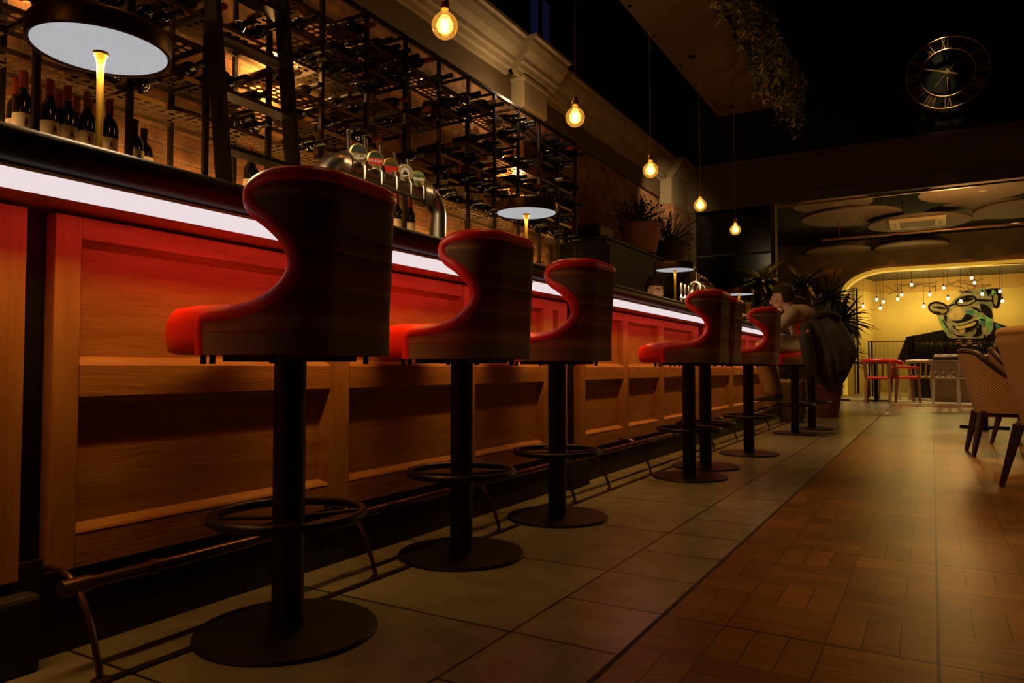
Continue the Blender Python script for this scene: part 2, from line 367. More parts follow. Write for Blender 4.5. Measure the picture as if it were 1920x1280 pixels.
struct('trim_floor_joint', MB().box(-.612, -.602, -2.5, 14.6, -.01, .001), M['plinth'], smooth=False)
struct('floor_far_room', MB().box(-3.6, 5, 14.6, 23, -0.05, 0), mat('pale_floor', (0.42, 0.32, 0.18), 0.4, noise=0.25, nscale=3), smooth=False)

# ------------------------------------------------------------------ room shell
struct('wall_left', MB().box(-3.62, -3.42, -2.5, 10.8, 0, 3.12), M['brick'], smooth=False)
struct('wall_left_upper', MB().box(-3.62, -3.38, -2.5, 10.8, 3.12, 3.42), M['brown'], smooth=False)
prof = [(-3.38, 3.36), (-3.345, 3.36), (-3.34, 3.40), (-3.31, 3.41), (-3.30, 3.45), (-3.27, 3.46), (-3.265, 3.50), (-3.21, 3.55), (-3.17, 3.62), (-3.165, 3.655), (-3.13, 3.66), (-3.13, 3.69), (-3.40, 3.69)]
struct('trim_cornice', MB().prism(prof, lambda a, b, c: (a, c, b), -2.5, 5.62).prism([(p[0] + (0.09 if p[0] > -3.39 else 0), p[1] - 0.01) for p in prof], lambda a, b, c: (a, c, b), 5.62, 6.35)
       .prism([(p[0] - 0.02 if p[0] > -3.39 else p[0], p[1]) for p in prof], lambda a, b, c: (a, c, b), 6.35, 10.1).prism([(p[0] + (0.09 if p[0] > -3.39 else 0), p[1]) for p in prof], lambda a, b, c: (a, c, b), 10.1, 10.8), M['cream'], smooth=False)
struct('trim_pilaster', MB().box(-3.40, -3.24, 5.74, 6.20, 3.08, 3.40).box(-3.40, -3.22, 5.72, 6.22, 3.33, 3.37).box(-3.40, -3.21, 10.02, 10.8, 3.0, 3.4), M['cream'], smooth=False, bevel=0.006)
struct('wall_left_pier', MB().box(-3.42, -3.26, 5.76, 6.18, 0, 3.08).box(-3.42, -3.16, 9.95, 10.8, 0, 3.0), M['brick'], smooth=False)
struct('wall_left_clerestory', MB().box(-4.2, -4.0, -2.5, 11.0, 3.69, 6.6).box(-4.2, -3.38, -2.5, 10.8, 3.60, 3.66), M['void'], smooth=False)
struct('wall_front', MB().box(-4.0, 5.2, -2.7, -2.5, 0, 6.6), M['void'], smooth=False)
struct('wall_right', MB().box(5.0, 5.2, -2.5, 23, 0, 6.6), mat('right_wall_paint', (0.05, 0.035, 0.02), 0.8), smooth=False)
struct('wall_back_upper', MB().box(-4.0, 5.0, 10.95, 11.1, 3.70, 6.6), mat('dark_green_wall', (0.016, 0.020, 0.014), 0.35), smooth=False)
struct('ceiling', MB().box(-4.0, 5.0, -2.5, 11.1, 6.6, 6.7), M['void'], smooth=False)
struct('trim_beam', MB().box(-3.4, 5.0, 10.8, 11.25, 3.10, 3.70).box(-3.4, 5.0, 10.76, 10.8, 3.0, 3.14).box(-3.4, 5.0, 10.74, 10.8, 3.64, 3.70), M['beam'], smooth=False, bevel=0.004)
struct('wall_dark_partition', MB().box(-3.4, -1.95, 10.92, 11.0, 0, 3.1), mat('smoked_glass', (0.006, 0.005, 0.004), 0.15), smooth=False)
struct('trim_door_frame', MB().box(-3.28, -3.12, 10.84, 10.92, 0, 3.0).box(-3.16, -3.08, 10.80, 10.92, 0, 3.0).box(-1.99, -1.93, 10.82, 11.0, 0, 3.05), M['brown'], smooth=False)
struct('trim_partition_rail', MB().box(-3.1, -1.97, 10.89, 10.92, 2.33, 2.35), M['beam'], smooth=False)
# faint tall window in the dark upper wall
wx = -3.985
struct('window_1', MB().box(-4.0, wx, 7.15, 7.7, 4.5, 5.75), mat('night_pane', (0.01, 0.012, 0.03), 0.2, emit=(0.06, 0.07, 0.30), es=0.05), smooth=False)
struct('trim_window', MB().box(-4.0, -3.95, 7.40, 7.45, 4.5, 5.75).box(-4.0, -3.95, 7.1, 7.15, 4.45, 5.8).box(-4.0, -3.95, 7.7, 7.75, 4.45, 5.8).box(-4.0, -3.95, 7.1, 7.75, 5.1, 5.14), M['void'], smooth=False)
# far room
struct('wall_far_left', MB().box(-3.6, -3.4, 10.8, 23, 0, 3.7), M['brown'], smooth=False)
struct('ceiling_far_room', MB().box(-3.6, 5.0, 11.25, 23, 3.62, 3.7), M['void'], smooth=False)
PLA = mat('peeling_plaster', (0.24, 0.17, 0.085), 0.85, noise=0.45, nscale=2.2, bump=0.3, bscale=6)
def arch_pts(x0, x1, z1, r, n=10):
    pts = [(x0, 0.0)]
    pts += [(x0 + r[0] - r[0] * math.cos(PI / 2 * i / n), z1 - r[1] + r[1] * math.sin(PI / 2 * i / n)) for i in range(n + 1)]
    pts += [(x1 - r[0] + r[0] * math.sin(PI / 2 * i / n), z1 - r[1] + r[1] * math.cos(PI / 2 * i / n)) for i in range(n + 1)]
    pts += [(x1, 0.0)]; return pts
AX0, AX1, AZ, AY = -1.80, 3.6, 2.92, 18.5
def wall_with_arch():
    mb = MB(); a = arch_pts(AX0, AX1, AZ, (1.0, 0.55)); top = 3.66
    for i in range(len(a) - 1):
        p, q = a[i], a[i + 1]
        if abs(p[0] - q[0]) < 1e-6: continue
        mb.prism([p, q, (q[0], top), (p[0], top)], lambda x, z, y: (x, y, z), AY, AY + 0.18)
    mb.box(-3.4, AX0, AY, AY + 0.18, 0, top).box(AX1, 5.0, AY, AY + 0.18, 0, top)
    return mb
struct('wall_back', wall_with_arch(), PLA, smooth=False)
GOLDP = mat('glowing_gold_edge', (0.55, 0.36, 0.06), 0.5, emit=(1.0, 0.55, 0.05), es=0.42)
def arch_band(x0, x1, z1, r, t, y0, y1):
    o_ = arch_pts(x0, x1, z1, r); i_ = arch_pts(x0 + t, x1 - t, z1 - t, (r[0] - t * .4, r[1] - t * .4)); mb = MB()
    for k in range(len(o_) - 1):
        mb.prism([o_[k], o_[k + 1], i_[k + 1], i_[k]], lambda x, z, y: (x, y, z), y0, y1)
    return mb
struct('trim_arch_frame', arch_band(AX0 - 0.02, AX1 + 0.02, AZ + 0.02, (1.0, 0.55), 0.07, AY - 0.04, AY + 0.3), GOLDP, smooth=False)
# patch of bare plaster above the arch
struct('trim_bare_plaster', MB().prism([on_y(u, v, AY)[::2] for u, v in ((1612, 505), (1640, 500), (1660, 497), (1672, 486), (1684, 497), (1730, 496), (1790, 490), (1815, 484), (1840, 488), (1870, 482), (1915, 474), (1990, 474), (1990, 492), (1900, 495), (1800, 497), (1720, 501), (1640, 507))], lambda x, z, y: (x, y, z), AY - 0.006, AY + 0.01).prism([on_y(u, v, AY)[::2] for u, v in ((1540, 503), (1580, 500), (1578, 512), (1545, 512))], lambda x, z, y: (x, y, z), AY - 0.006, AY + 0.01), mat('bare_plaster', (0.48, 0.24, 0.11), 0.9, noise=0.3, nscale=6), smooth=False)
BX0, BX1, BY = -1.30, 1.95, 21.0
YW = mat('alcove_wall_paint', (0.58, 0.44, 0.13), 0.7, noise=0.18, nscale=1.6)
struct('wall_alcove', MB().box(BX0 - 0.2, BX1 + 0.2, BY, BY + 0.1, 0, 3.0).prism([(AX0 - .05, AY + 0.18), (BX0, BY), (BX0, BY + 0.1), (AX0 - 0.15, AY + 0.2)], lambda x, y, z: (x, y, z), 0, 3.0)
       .prism([(AX1 + 0.05, AY + 0.18), (BX1, BY), (BX1, BY + 0.1), (AX1 + 0.15, AY + 0.2)], lambda x, y, z: (x, y, z), 0, 3.0), YW, smooth=False)
struct('ceiling_alcove', MB().box(-1.95, 3.8, AY + 0.18, 21.1, 2.93, 3.0), mat('alcove_ceiling_paint', (0.05, 0.035, 0.015), 0.6), smooth=False)
struct('trim_alcove_cornice', MB().box(BX0, BX1, BY - 0.03, BY, 2.58, 2.92).bar((BX0, BY - .02, 2.75), (AX0, AY + .2, 2.75), 0.03, 0.3).bar((BX1, BY - .02, 2.75), (AX1, AY + .2, 2.75), 0.03, 0.3), mat('alcove_cornice_paint', (0.42, 0.26, 0.07), 0.6), smooth=False)
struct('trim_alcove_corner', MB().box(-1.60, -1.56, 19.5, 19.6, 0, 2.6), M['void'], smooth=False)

# ------------------------------------------------------------------ the bar
NX, FX, PX = -1.48, -1.66, -1.68       # nose of the top, face of the wooden front, plinth
BY0, BY1 = -1.6, 9.4
bar = thing('bar_counter', 'long wooden bar counter with panelled oak front and glowing strip under dark top', 'bar counter', (-1.9, 3.5, 0))
def pb(mb, name, m, **k):
    o = mb.build(name, m, **k); o.parent = bar; o.location = (1.9, -3.5, 0); return o
nose = [(-2.20, 1.098), (-1.53, 1.10), (-1.50, 1.096), (-1.485, 1.082), (-1.48, 1.060), (-1.485, 1.040), (-1.497, 1.028), (-1.515, 1.022), (-2.20, 1.02)]
pb(MB().prism(nose, lambda a, b, c: (a, c, b), BY0, BY1), 'countertop', M['top'], ang=50)
pb(MB().box(-1.70, -1.505, BY0, BY1, 0.985, 1.022), 'soffit_board', M['wood'], smooth=False)
strip = [(-1.513 + 0.017 * math.sin(a), 0.998 + 0.019 * math.cos(a)) for a in [PI * i / 8 + 0.0 for i in range(9)]] + [(-1.53, 0.979), (-1.53, 1.017)]
def strip_part(y0, y1): return pb(MB().prism([(x, z) for x, z in strip], lambda a, b, c: (a, c, b), y0, y1), 'led_strip', M['strip'])
strip_part(BY0, 5.86); strip_part(6.0, BY1)
pb(MB().box(-2.2, PX, BY0, BY1, 0, 0.215), 'plinth', M['plinth'], smooth=False)
for q0, q1 in ((-0.3, .81), (3.36, 3.6)): pb(MB().box(-1.62, PX, q0, q1, 0, 0.16), 'plinth_block', M['plinth'], smooth=False, bevel=0.01)
pb(MB().box(-2.2, -1.72, BY0, BY1, 0.2, 1.0), 'carcass', M['black'], smooth=False)
pb(MB().box(-1.72, -1.70, BY0, BY1, 0.2, 0.99), 'backing_board', M['black'], smooth=False)
Z = dict(b0=0.185, b1=0.262, m0=0.566, m1=0.640, t0=0.925, t1=0.975)
def section(stiles, rightend=None):
    a, b = stiles[0][0], stiles[-1][1]
    for s0, s1 in stiles: pb(MB().box(-1.70, FX, s0, s1, Z['b0'], Z['t1']), 'stile', M['wood_v'], smooth=False, bevel=0.002)
    for (s0, s1), (t0, t1) in zip(stiles[:-1], stiles[1:]):
        y0, y1 = s1, t0
        for q0, q1, dx in (('b0', 'b1', -.001), ('m0', 'm1', .004), ('t0', 't1', -.001)):
            pb(MB().box(-1.70, FX + dx, y0, y1, Z[q0], Z[q1]), 'rail', M['wood'], smooth=False, bevel=0.002)
    for (s0, s1), (t0, t1) in zip(stiles[:-1], stiles[1:]):
        y0, y1 = s1, t0
        for z0, z1 in ((Z['b1'], Z['m0']), (Z['m1'], Z['t0'])):
            pb(MB().box(-1.705, -1.690, y0, y1, z0, z1), 'panel', M['wood'], smooth=False); mo = MB()
            c = 0.016
            mo.prism([(FX, z0), (FX - 0.003, z0 + 0.006), (-1.690, z0 + c + 0.003), (-1.69, z0)], lambda p, q, y: (p, y, q), y0, y1)
            mo.prism([(FX, z1), (FX - 0.01, z1 - 0.004), (-1.690, z1 - c), (-1.69, z1)], lambda p, q, y: (p, y, q), y0, y1)
            mo.prism([(FX, y0), (FX - 0.006, y0 + 0.003), (-1.69, y0 + c), (-1.69, y0)], lambda p, q, z: (p, q, z), z0, z1)
            mo.prism([(FX, y1), (FX - 0.006, y1 - 0.003), (-1.69, y1 - c), (-1.69, y1)], lambda p, q, z: (p, q, z), z0, z1)
            pb(mo, 'moulding', M['wood'], smooth=False)
section([(-0.75, -0.68), (-0.02, 0.05), (0.72, 0.783)])
section([(0.840, 0.897), (1.675, 1.765), (2.43, 2.52), (3.135, 3.24), (3.30, 3.40)])
section([(3.56, 3.63), (4.19, 4.28), (4.87, 4.98), (5.70, 5.87)])
section([(6.0, 6.12), (6.92, 7.04), (7.62, 7.74), (8.4, 8.5), (9.3, 9.4)])
# foot rail
fr = thing('foot_rail', 'black tubular foot rail on curved brackets along the foot of the bar', 'foot rail', (-1.55, 0.5, 0))
def fb(mb, name, m, **k):
    o = mb.build(name, m, parent=fr, **k); o.location = (1.55, -0.5, 0); return o
RY = [0.84, 1.665, 2.38, 3.06, 3.475, 4.11, 4.85, 5.55, 6.3, 7.0, 7.7, 8.4, 9.1]
fb(MB().tube([(-1.55, 0.83, 0.178), (-1.55, 9.3, 0.178)], 0.0135, 12), 'tube', M['rail'])
fb(MB().tube([(-1.55, -1.0, 0.178), (-1.55, 0.6, 0.178)], 0.0135, 12), 'tube', M['rail'])
for y in RY:
    fb(MB().tube([(-1.55, y - 0.03, 0.178), (-1.55, y + 0.03, 0.178)], 0.018, 12), 'sleeve', M['rail']); fb(MB().tube([(-1.55, y + 0.16, 0.178), (-1.55, y + 0.18, 0.178)], 0.017, 12), 'sleeve', M['rail'])
for y in RY:
    fb(MB().tube(spline([(-1.68, y, 0.20), (-1.60, y, 0.20), (-1.55, y, 0.178), (-1.50, y, 0.12), (-1.467, y, 0.05), (-1.455, y, 0.012)], 5), [0.007] * 26, 8).lathe([(0, 0.0), (0.02, 0), (0.018, 0.008), (0, 0.01)], (-1.45, y, 0.001), 12), 'bracket', M['rail'])
fb(MB().box(-1.462, -1.438, 0.3, 9.3, 0, 0.004), 'rail_shadow_strip', M['ironbk'], smooth=False)  # flat dark strip standing in for the foot rail's shadow on the floor

# ------------------------------------------------------------------ bar stools
SW, SB, SR = 0.225, 0.235, 0.13
def plan(s, off=0, lean=0):
    x, y = plan0(s, off, lean); return (x * 0.88, y * 0.88)
def plan0(s, off=0, lean=0):
    sg = 1 if s >= 0 else -1; a = abs(s); L1 = SW - SR; L2 = L1 + SR * PI / 2
    if a <= L1: return (SB - off + lean, s)
    if a <= L2:
        t = (a - L1) / SR; return (SB - SR + (SR - off) * math.cos(t) + lean * math.cos(t), sg * (L1 + (SR - off) * math.sin(t)))
    return (SB - SR - (a - L2), sg * (SW - off))
EDGE = spline([(.53, .662, 0), (.53, .735, 0), (.505, .750, 0), (.42, .756, 0), (.335, .772, 0), (.268, .808, 0), (.236, .862, 0), (.250, .925, 0), (.302, .98, 0), (.350, 1.015, 0), (.368, 1.045, 0), (.350, 1.075, 0), (.29, 1.097, 0), (.20, 1.105, 0), (.08, 1.108, 0)], 5)
EDGE = [Vector((e[0] - .03 * min(1, max(0, (1.108 - e[1]) / .06)), .64 + (e[1] - .64) * (.955 - .071 * min(1, max(0, (e[1] - .76) / .30)) if e[1] > .78 else .955 + (.78 - e[1]) * .35), 0)) for e in EDGE]
def lean(z): return max(0, z - 0.76) * 0.06
def make_stool():
    t = thing('bar_stool', '', 'bar stool', (-1.352, 1.30, 0))
    n = len(EDGE)
    def surf(off):
        def f(u, v):
            S, z, _ = EDGE[min(n - 1, int(round(v * (n - 1))))]; s = (u * 2 - 1) * S; x, y = plan(s, off, lean(z)); return (x, y, z)
        return f
    NU = 41
    MB().grid(surf(0), NU, n).build('outer_shell', M['stripe'], t, ang=60)
    inner = MB().grid(surf(0.036), NU, n)
    # band closing the thickness along the rim
    def rim(u, v):
        S, z, _ = EDGE[min(n - 1, int(round(v * (n - 1))))]; x, y = plan(S * (1 if True else -1), 0.036 * u, lean(z)); return (x, y, z)
    def rim2(u, v):
        S, z, _ = EDGE[min(n - 1, int(round(v * (n - 1))))]; x, y = plan(-S, 0.036 * u, lean(z)); return (x, y, z)
    inner.grid(rim, 3, n).grid(rim2, 3, n)
    def topband(u, v):
        S, z, _ = EDGE[-1]; x, y = plan((u * 2 - 1) * S, 0.036 * v, lean(z)); return (x, y, z)
    inner.grid(topband, 9, 3)
    inner.build('inner_upholstery', M['leather'], t, ang=60)
    for z0 in (0.888, 0.930, 1.062):
        S0 = min(S for S, z, _ in EDGE if abs(z - z0) < .03) - .03; mb = MB(); k = -S0
        while k < S0:
            p, q = plan(k, -.0012, lean(z0)), plan(k + .009, -.0012, lean(z0)); mb.tube([(*p, z0), (*q, z0)], .0016, 5); k += .016
        mb.build('stitching', M['thread'], t)
    pts = []
    for S, z, _ in EDGE: pts.append((*plan(S, 0.016, lean(z)), z))
    pts += [(*plan(s, 0.016, lean(EDGE[-1][1])), EDGE[-1][1]) for s in (0.04, 0, -0.04)]
    pts += [(*plan(-S, 0.016, lean(z)), z) for S, z, _ in reversed(EDGE)]
    MB().tube(pts, 0.020, 10).build('piping', M['leather'], t)
    # cushion: rounded block running forward of the shell
    def cush(u, v):
        a = 2 * PI * u; ca, sa = math.cos(a), math.sin(a)
        e = 0.42; px = abs(ca) ** e * (1 if ca > 0 else -1); py = abs(sa) ** e * (1 if sa > 0 else -1)
        prof = [(0.0, .664), (.93, .664), (.985, .670), (1.0, .70), (1.0, .735), (.985, .758), (.94, .772), (.80, .779), (.4, .782), (0, .782)]
        k, z = prof[int(round(v * 9))]
        cx = -0.036; hx, hy = 0.228, 0.188
        bulge = 1.0 + 0.02 * math.sin(PI * (z - .66) / .12)
        z2 = z - (0.012 if px < -0.8 and z > .75 else 0)
        return (cx + px * hx * k * bulge, py * hy * k * (bulge if k > .9 else 1), z2)
    MB().grid(cush, 48, 10, cu=True).build('seat', M['leather'], t, ang=60)
    MB().lathe([(0.038, 0.012), (0.038, 0.655)], n=28).build('post', M['post'], t)
    MB().lathe([(0, 0), (0.211, 0), (0.214, 0.004), (0.211, 0.010), (0.06, 0.013), (0, 0.013)], n=56).build('base', M['post'], t)
    MB().tube(arc((0, 0, 0.279), 0.177, 0, 352.5, 47, 'xy'), 0.0125, 10, closed=True).build('foot_ring', M['post'], t)
    for k in range(4):
        a = PI / 4 + k * PI / 2; MB().bar((0.03 * math.cos(a), 0.03 * math.sin(a), 0.272), (0.173 * math.cos(a), 0.173 * math.sin(a), 0.279), 0.02, 0.006).build('ring_spoke', M['post'], t, smooth=False)
    MB().box(-0.13, 0.13, -0.09, 0.09, 0.648, 0.664).build('mounting_plate', M['ironbk'], t, smooth=False)
    for x, y in ((-0.16, -0.12), (-0.13, -0.12), (0.10, -0.16), (0.14, -0.12), (0.12, 0.14), (-0.15, 0.13)):
        MB().lathe([(0.007, 0.642), (0.007, 0.665)], (x, y, 0), 8).build('bolt', M['ironbk'], t)
    return t
st0 = make_stool()
SG = 'bar stools along the bar'
labs = ['striped red bar stool nearest the camera, largest of the row',
        'second striped red bar stool from the camera, tucked to the bar',
        'third striped red bar stool from the camera, left of the wooden front gap',
        'red bar stool first after the gap in the row, front half overlapping the next stool',
        'red bar stool mostly hidden behind the first stool after the gap',
        'red bar stool with open arm curve just left of the seated man',
        'red bar stool the seated man in the brown jumper sits on, coat over its back',
        'farthest bar stool of the row, behind the stool with the draped coat']
pos = [(-1.352, 1.232), (-1.393, 2.03), (-1.383, 2.733), (-1.226, 4.12), (-1.262, 4.60), (-1.175, 5.45), (-1.152, 7.37), (-1.094, 8.05)]
STOOLS = [st0]
tag(st0, labs[0], group=SG); st0.location = (*pos[0], 0)
st0.rotation_euler.z = math.radians(4.5)
for (x, y), l in zip(pos[1:], labs[1:]): STOOLS.append(dup(st0, (x, y, 0), 0, l, SG))

# ------------------------------------------------------------------ wine rack
RX0, RX1 = -3.10, -3.38
PY = [6.55 - 0.39 * k for k in range(15)]
LV = [1.89 + 0.1717 * k for k in range(7)]
rack = thing('wine_rack', 'black steel wine rack with perforated shelves filling the brick wall behind the bar', 'wine rack', (-3.24, 3.8, 0.95))
def rb(mb, name, m, **k):
    o = mb.build(name, m, parent=rack, **k); o.location = (3.24, -3.8, -0.95); return o
for y in PY:
    rb(MB().box(RX0 - .012, RX0 + .012, y - .012, y + .012, 0.95, LV[6]), 'front_post', M['rack'], smooth=False)
    rb(MB().box(RX1 - .011, RX1 + .011, y - .011, y + .011, 0.95, LV[6]), 'back_post', M['rack'], smooth=False)
for z in LV:
    if z == LV[0]: continue
    for y in PY: rb(MB().box(RX1, RX0, y - .009, y + .009, z - .009, z + .009), 'cross_bar', M['rack'], smooth=False)
rb(MB().box(RX0 - .012, RX0 + .012, PY[-1], PY[0], LV[6] - .012, LV[6] + .012).box(RX1 - .012, RX1 + .012, PY[-1], PY[0], LV[6] - .012, LV[6] + .012), 'top_rail', M['rack'], smooth=False)
def perf(nx, ny, X, Yy):
    mb = MB(); cx, cy = X / nx, Yy / ny
    for i in range(nx):
        for j in range(ny):
            x0, y0 = -X / 2 + i * cx, -Yy / 2 + j * cy; r = min(cx, cy) * 0.36; xc, yc = x0 + cx / 2, y0 + cy / 2
            out = [(x0, y0), (xc, y0), (x0 + cx, y0), (x0 + cx, yc), (x0 + cx, y0 + cy), (xc, y0 + cy), (x0, y0 + cy), (x0, yc)]
            inn = [(xc + r * math.cos(a), yc + r * math.sin(a)) for a in [math.radians(225 + 45 * k) for k in range(8)]]
            vs = [(p[0], p[1], 0) for p in out + inn]
            mb.add(vs, [(k, (k + 1) % 8, 8 + (k + 1) % 8, 8 + k) for k in range(8)])
    # turned-down lips
    for x in (-X / 2, X / 2): mb.add([(x, -Yy / 2, 0), (x, Yy / 2, 0), (x, Yy / 2, -.022), (x, -Yy / 2, -.022)], [(0, 1, 2, 3)], 1)
    return mb
shelf_me = perf(5, 7, 0.25, 0.365).build('shelf', [M['shelf'], M['shelfside']], smooth=False)
first = True
R2 = random.Random(3)
SH = []
for li in range(6):
    for b in range(14):
        if R2.random() < 0.10 and li > 0: continue
        o = shelf_me if first else shelf_me.copy()
        if not first: C.objects.link(o)
        first = False; o.parent = rack
        yc = (PY[b] + PY[b + 1]) / 2; z = LV[li] + 0.004
        o.location = (-3.24 + 3.24, yc - 3.8, z - 0.95)
        o.rotation_euler = (0, R2.uniform(-0.02, 0.05), 0); SH.append((li, b, yc, z))
ORD = ['lowest', 'second', 'third', 'fourth', 'fifth', 'top']
NUM = ['first', 'second', 'third', 'fourth', 'fifth', 'sixth', 'seventh', 'eighth', 'ninth', 'tenth', 'eleventh', 'twelfth', 'thirteenth', 'fourteenth']
bprof = [(0, 0), (.034, 0), (.037, .005), (.037, .175), (.033, .20), (.020, .222), (.0155, .235), (.0145, .295), (.016, .297), (.016, .307), (0, .307)]
def bottle_thing(name, label, loc, capm, tall=1.0, champagne=False, lab=True, group=None):
    t = thing(name, label, 'bottle', loc, 0, group)
    pr = [(r * (1.12 if champagne and z < .2 else 1), z) for r, z in bprof]
    MB().lathe(pr, n=18).build('glass_body', M['winedark'], t)
    MB().lathe([(.0165, .24), (.0165, .309), (0, .309)], n=14).build('capsule', capm, t)
    if lab:
        k = 1.12 if champagne else 1
        l = MB().lathe([(.0375 * k, .055), (.0375 * k, .13)], n=24).build('paper_label', M['label'], t)
        MB().add([(.0385 * k, -.008, .085), (.0385 * k, .008, .085), (.0385 * k, .003, .11), (.0385 * k, -.003, .11)], [(0, 1, 2, 3)]).build('printed_mark', M['labelink'], l, smooth=False)
    return t
lie = MB().lathe(bprof, n=12, axis='x').lathe([(.0165, .245), (.0165, .309), (0, .309)], n=12, axis='x', mi=1)
lie0 = lie.build('wine_bottle', [M['winedark'], M['ironbk']]); lie_red = lie0.data.copy(); lie_red.materials[1] = M['capsule']
lie_pale = lie0.data.copy(); lie_pale.materials[1] = M['label']
first = True
for li, b, yc, z in SH:
    n = R2.choice((2, 3, 3, 3, 2, 1))
    if b >= 11: n = min(n, 3)
    slots = sorted(R2.sample([-0.13, -0.045, 0.045, 0.13], n))
    for k, dy in enumerate(slots):
        o = lie0 if first else lie0.copy()
        if not first: C.objects.link(o)
        first = False
        if R2.random() < 0.12: o.data = lie_red
        elif R2.random() < 0.06: o.data = lie_pale
        o.location = (-3.35 + R2.uniform(0, .08), yc + dy, z + 0.0385); o.rotation_euler = (0, R2.uniform(-.03, .02), R2.uniform(-.06, .06))
        where = ['only', ''][1] if n > 1 else 'lone'
        w_ = {1: ['lone bottle'], 2: ['nearer of two', 'farther of two'], 3: ['nearest of three', 'middle of three', 'farthest of three'], 4: ['a', 'b', 'c', 'd']}[n][k]
        tag(o, 'dark wine bottle lying %s, %s rack shelf, %s bay from far end' % (w_, ORD[li], NUM[b]), 'bottle', 'wine bottles lying in the rack')
# lower glass shelf for the standing bottles
st = tag(MB().box(-3.39, -3.12, 1.1, 6.55, 1.515, 1.53).build('bottle_shelf', mat('dark_shelf_board', (0.05, 0.03, 0.015), 0.5), smooth=False), 'long dark shelf board under the wine rack carrying standing bottles', 'shelf')
G1 = 'standing red wine bottles behind the nearest lamp'
k = 0
us = [30, 42, 68, 92, 108, 126, 142, 163, 182, 205]
for i, u in enumerate(us):
    X = -3.17 if i % 2 else -3.27
    p = on_x(u, 250, X)
    lab_ = 'red-capped wine bottle with cream label, %s from the left behind the nearest lamp' % NUM[i]
    if i == 0: wb = bottle_thing('wine_bottle', lab_, (X, p[1], 1.53), M['capsule'], group=G1)
    else: dup(wb, (X, p[1], 1.53), R.uniform(-.3, .3) , lab_, G1)
G2 = 'squat dark bottles right of the nearest lamp'
wb2 = bottle_thing('squat_bottle', 'squat dark bottle with large white label, left one of the pair', (-3.17, on_x(252, 260, -3.17)[1], 1.47), M['ironbk'], group=G2, champagne=True)
wb2.location.z = 1.44 + 0.09; wb2.scale = (1, 1, 0.82)
dup(wb2, (-3.22, on_x(270, 260, -3.22)[1], 1.53), 0, 'squat dark bottle with large white label, right one of the pair', G2).scale = (1, 1, 0.78)
G3 = 'red-capped bottles left of the nearest stool back'
for i, u in enumerate((470, 486, 503, 517)):
    p = on_x(u, 300, -3.2); dup(wb, (-3.2 - 0.05 * (i % 2), p[1], 1.53 if i != 1 else 1.53), .4, 'red-capped bottle standing just left of the nearest stool top, %s from the left' % NUM[i], G3)
G4 = 'bottles under the steel beer pipe'
for i, u in enumerate((744, 757, 769, 782)):
    p = on_x(u, 400, -3.18); dup(wb, (-3.18 - 0.06 * (i % 2), p[1], 1.53), .9, 'dark bottle with pale label seen under the beer pipe, %s from the left' % NUM[i], G4)
G5 = 'champagne bottles on the rack bottom shelf'
wb3 = None
for i, u in enumerate((829, 846, 861, 874, 897)):
    X = -3.14 - 0.05 * (i % 2); p = on_x(u, 360, X); l = 'champagne bottle with copper foil neck on the lowest rack shelf, %s from the left' % NUM[i]
    if wb3 is None: wb3 = bottle_thing('champagne_bottle', l, (X, p[1], 1.905), M['goldcap'], champagne=True, group=G5)
    else: dup(wb3, (X, p[1], 1.905), .5, l, G5)

# ladder leaning on the rack
lad = thing('library_ladder', 'tall dark ladder leaning against the wine rack', 'ladder', (-2.80, 2.42, 0))
def lp(z, y): return (-2.70 - 0.115 * z + 2.80, y - 2.42, z)
for y in (2.20, 2.64):
    MB().bar(lp(0, y), lp(3.2, y), 0.03, 0.085, up=(1, 0, 0)).build('side_rail', M['rack'], lad, smooth=False)
for i in range(11):
    z = 0.28 * (i + 1); a, b = lp(z, 2.20), lp(z, 2.64); MB().box(a[0] - .05, a[0] + .05, a[1], b[1], z - .01, z + .01).build('tread', M['rack'], lad, smooth=False)
# back counter
bc = thing('back_counter', 'dark low back counter behind the bar, under the rack', 'counter', (-3.1, 3.7, 0))
MB().box(-.15, .12, -5.2, 2.05, 0, 0.90).build('cabinet_body', M['black'], bc, smooth=False, bevel=.005)
MB().box(-.15, .14, -5.2, 2.05, 0.90, 0.94).build('worktop', M['top'], bc, smooth=False, bevel=.005)
cab = thing('tall_cabinet', 'tall black cabinet behind the bar with plant pots on top', 'cabinet', (-3.1, 8.2, 0))
MB().box(-.30, .25, -1.45, 1.5, 0, 1.96).build('cabinet_body', M['black'], cab, smooth=False, bevel=.01)
MB().box(-.30, .27, -1.47, 1.52, 1.96, 1.99).build('cabinet_top', M['black'], cab, smooth=False)
MB().box(.25, .265, -1.40, -.02, .1, 1.9).build('door', M['black'], cab, smooth=False, bevel=.004); MB().box(.25, .265, .02, 1.44, .1, 1.9).build('door', M['black'], cab, smooth=False, bevel=.004)
spk = thing('loudspeaker', 'small black box on the tall cabinet beside the rack end', 'speaker', (-3.1, 7.05, 1.99))
MB().box(-.15, .12, -.2, .2, 0, .16).build('case', M['black'], spk, smooth=False, bevel=.01); MB().box(.12, .13, -.17, .17, .02, .14).build('grille', M['ironbk'], spk, smooth=False)
#@@PART2
def on_z(u, v, Zz):
    d = ray(u, v); t = (Zz - CAMH) / d.z; return (d.x * t, d.y * t, Zz)

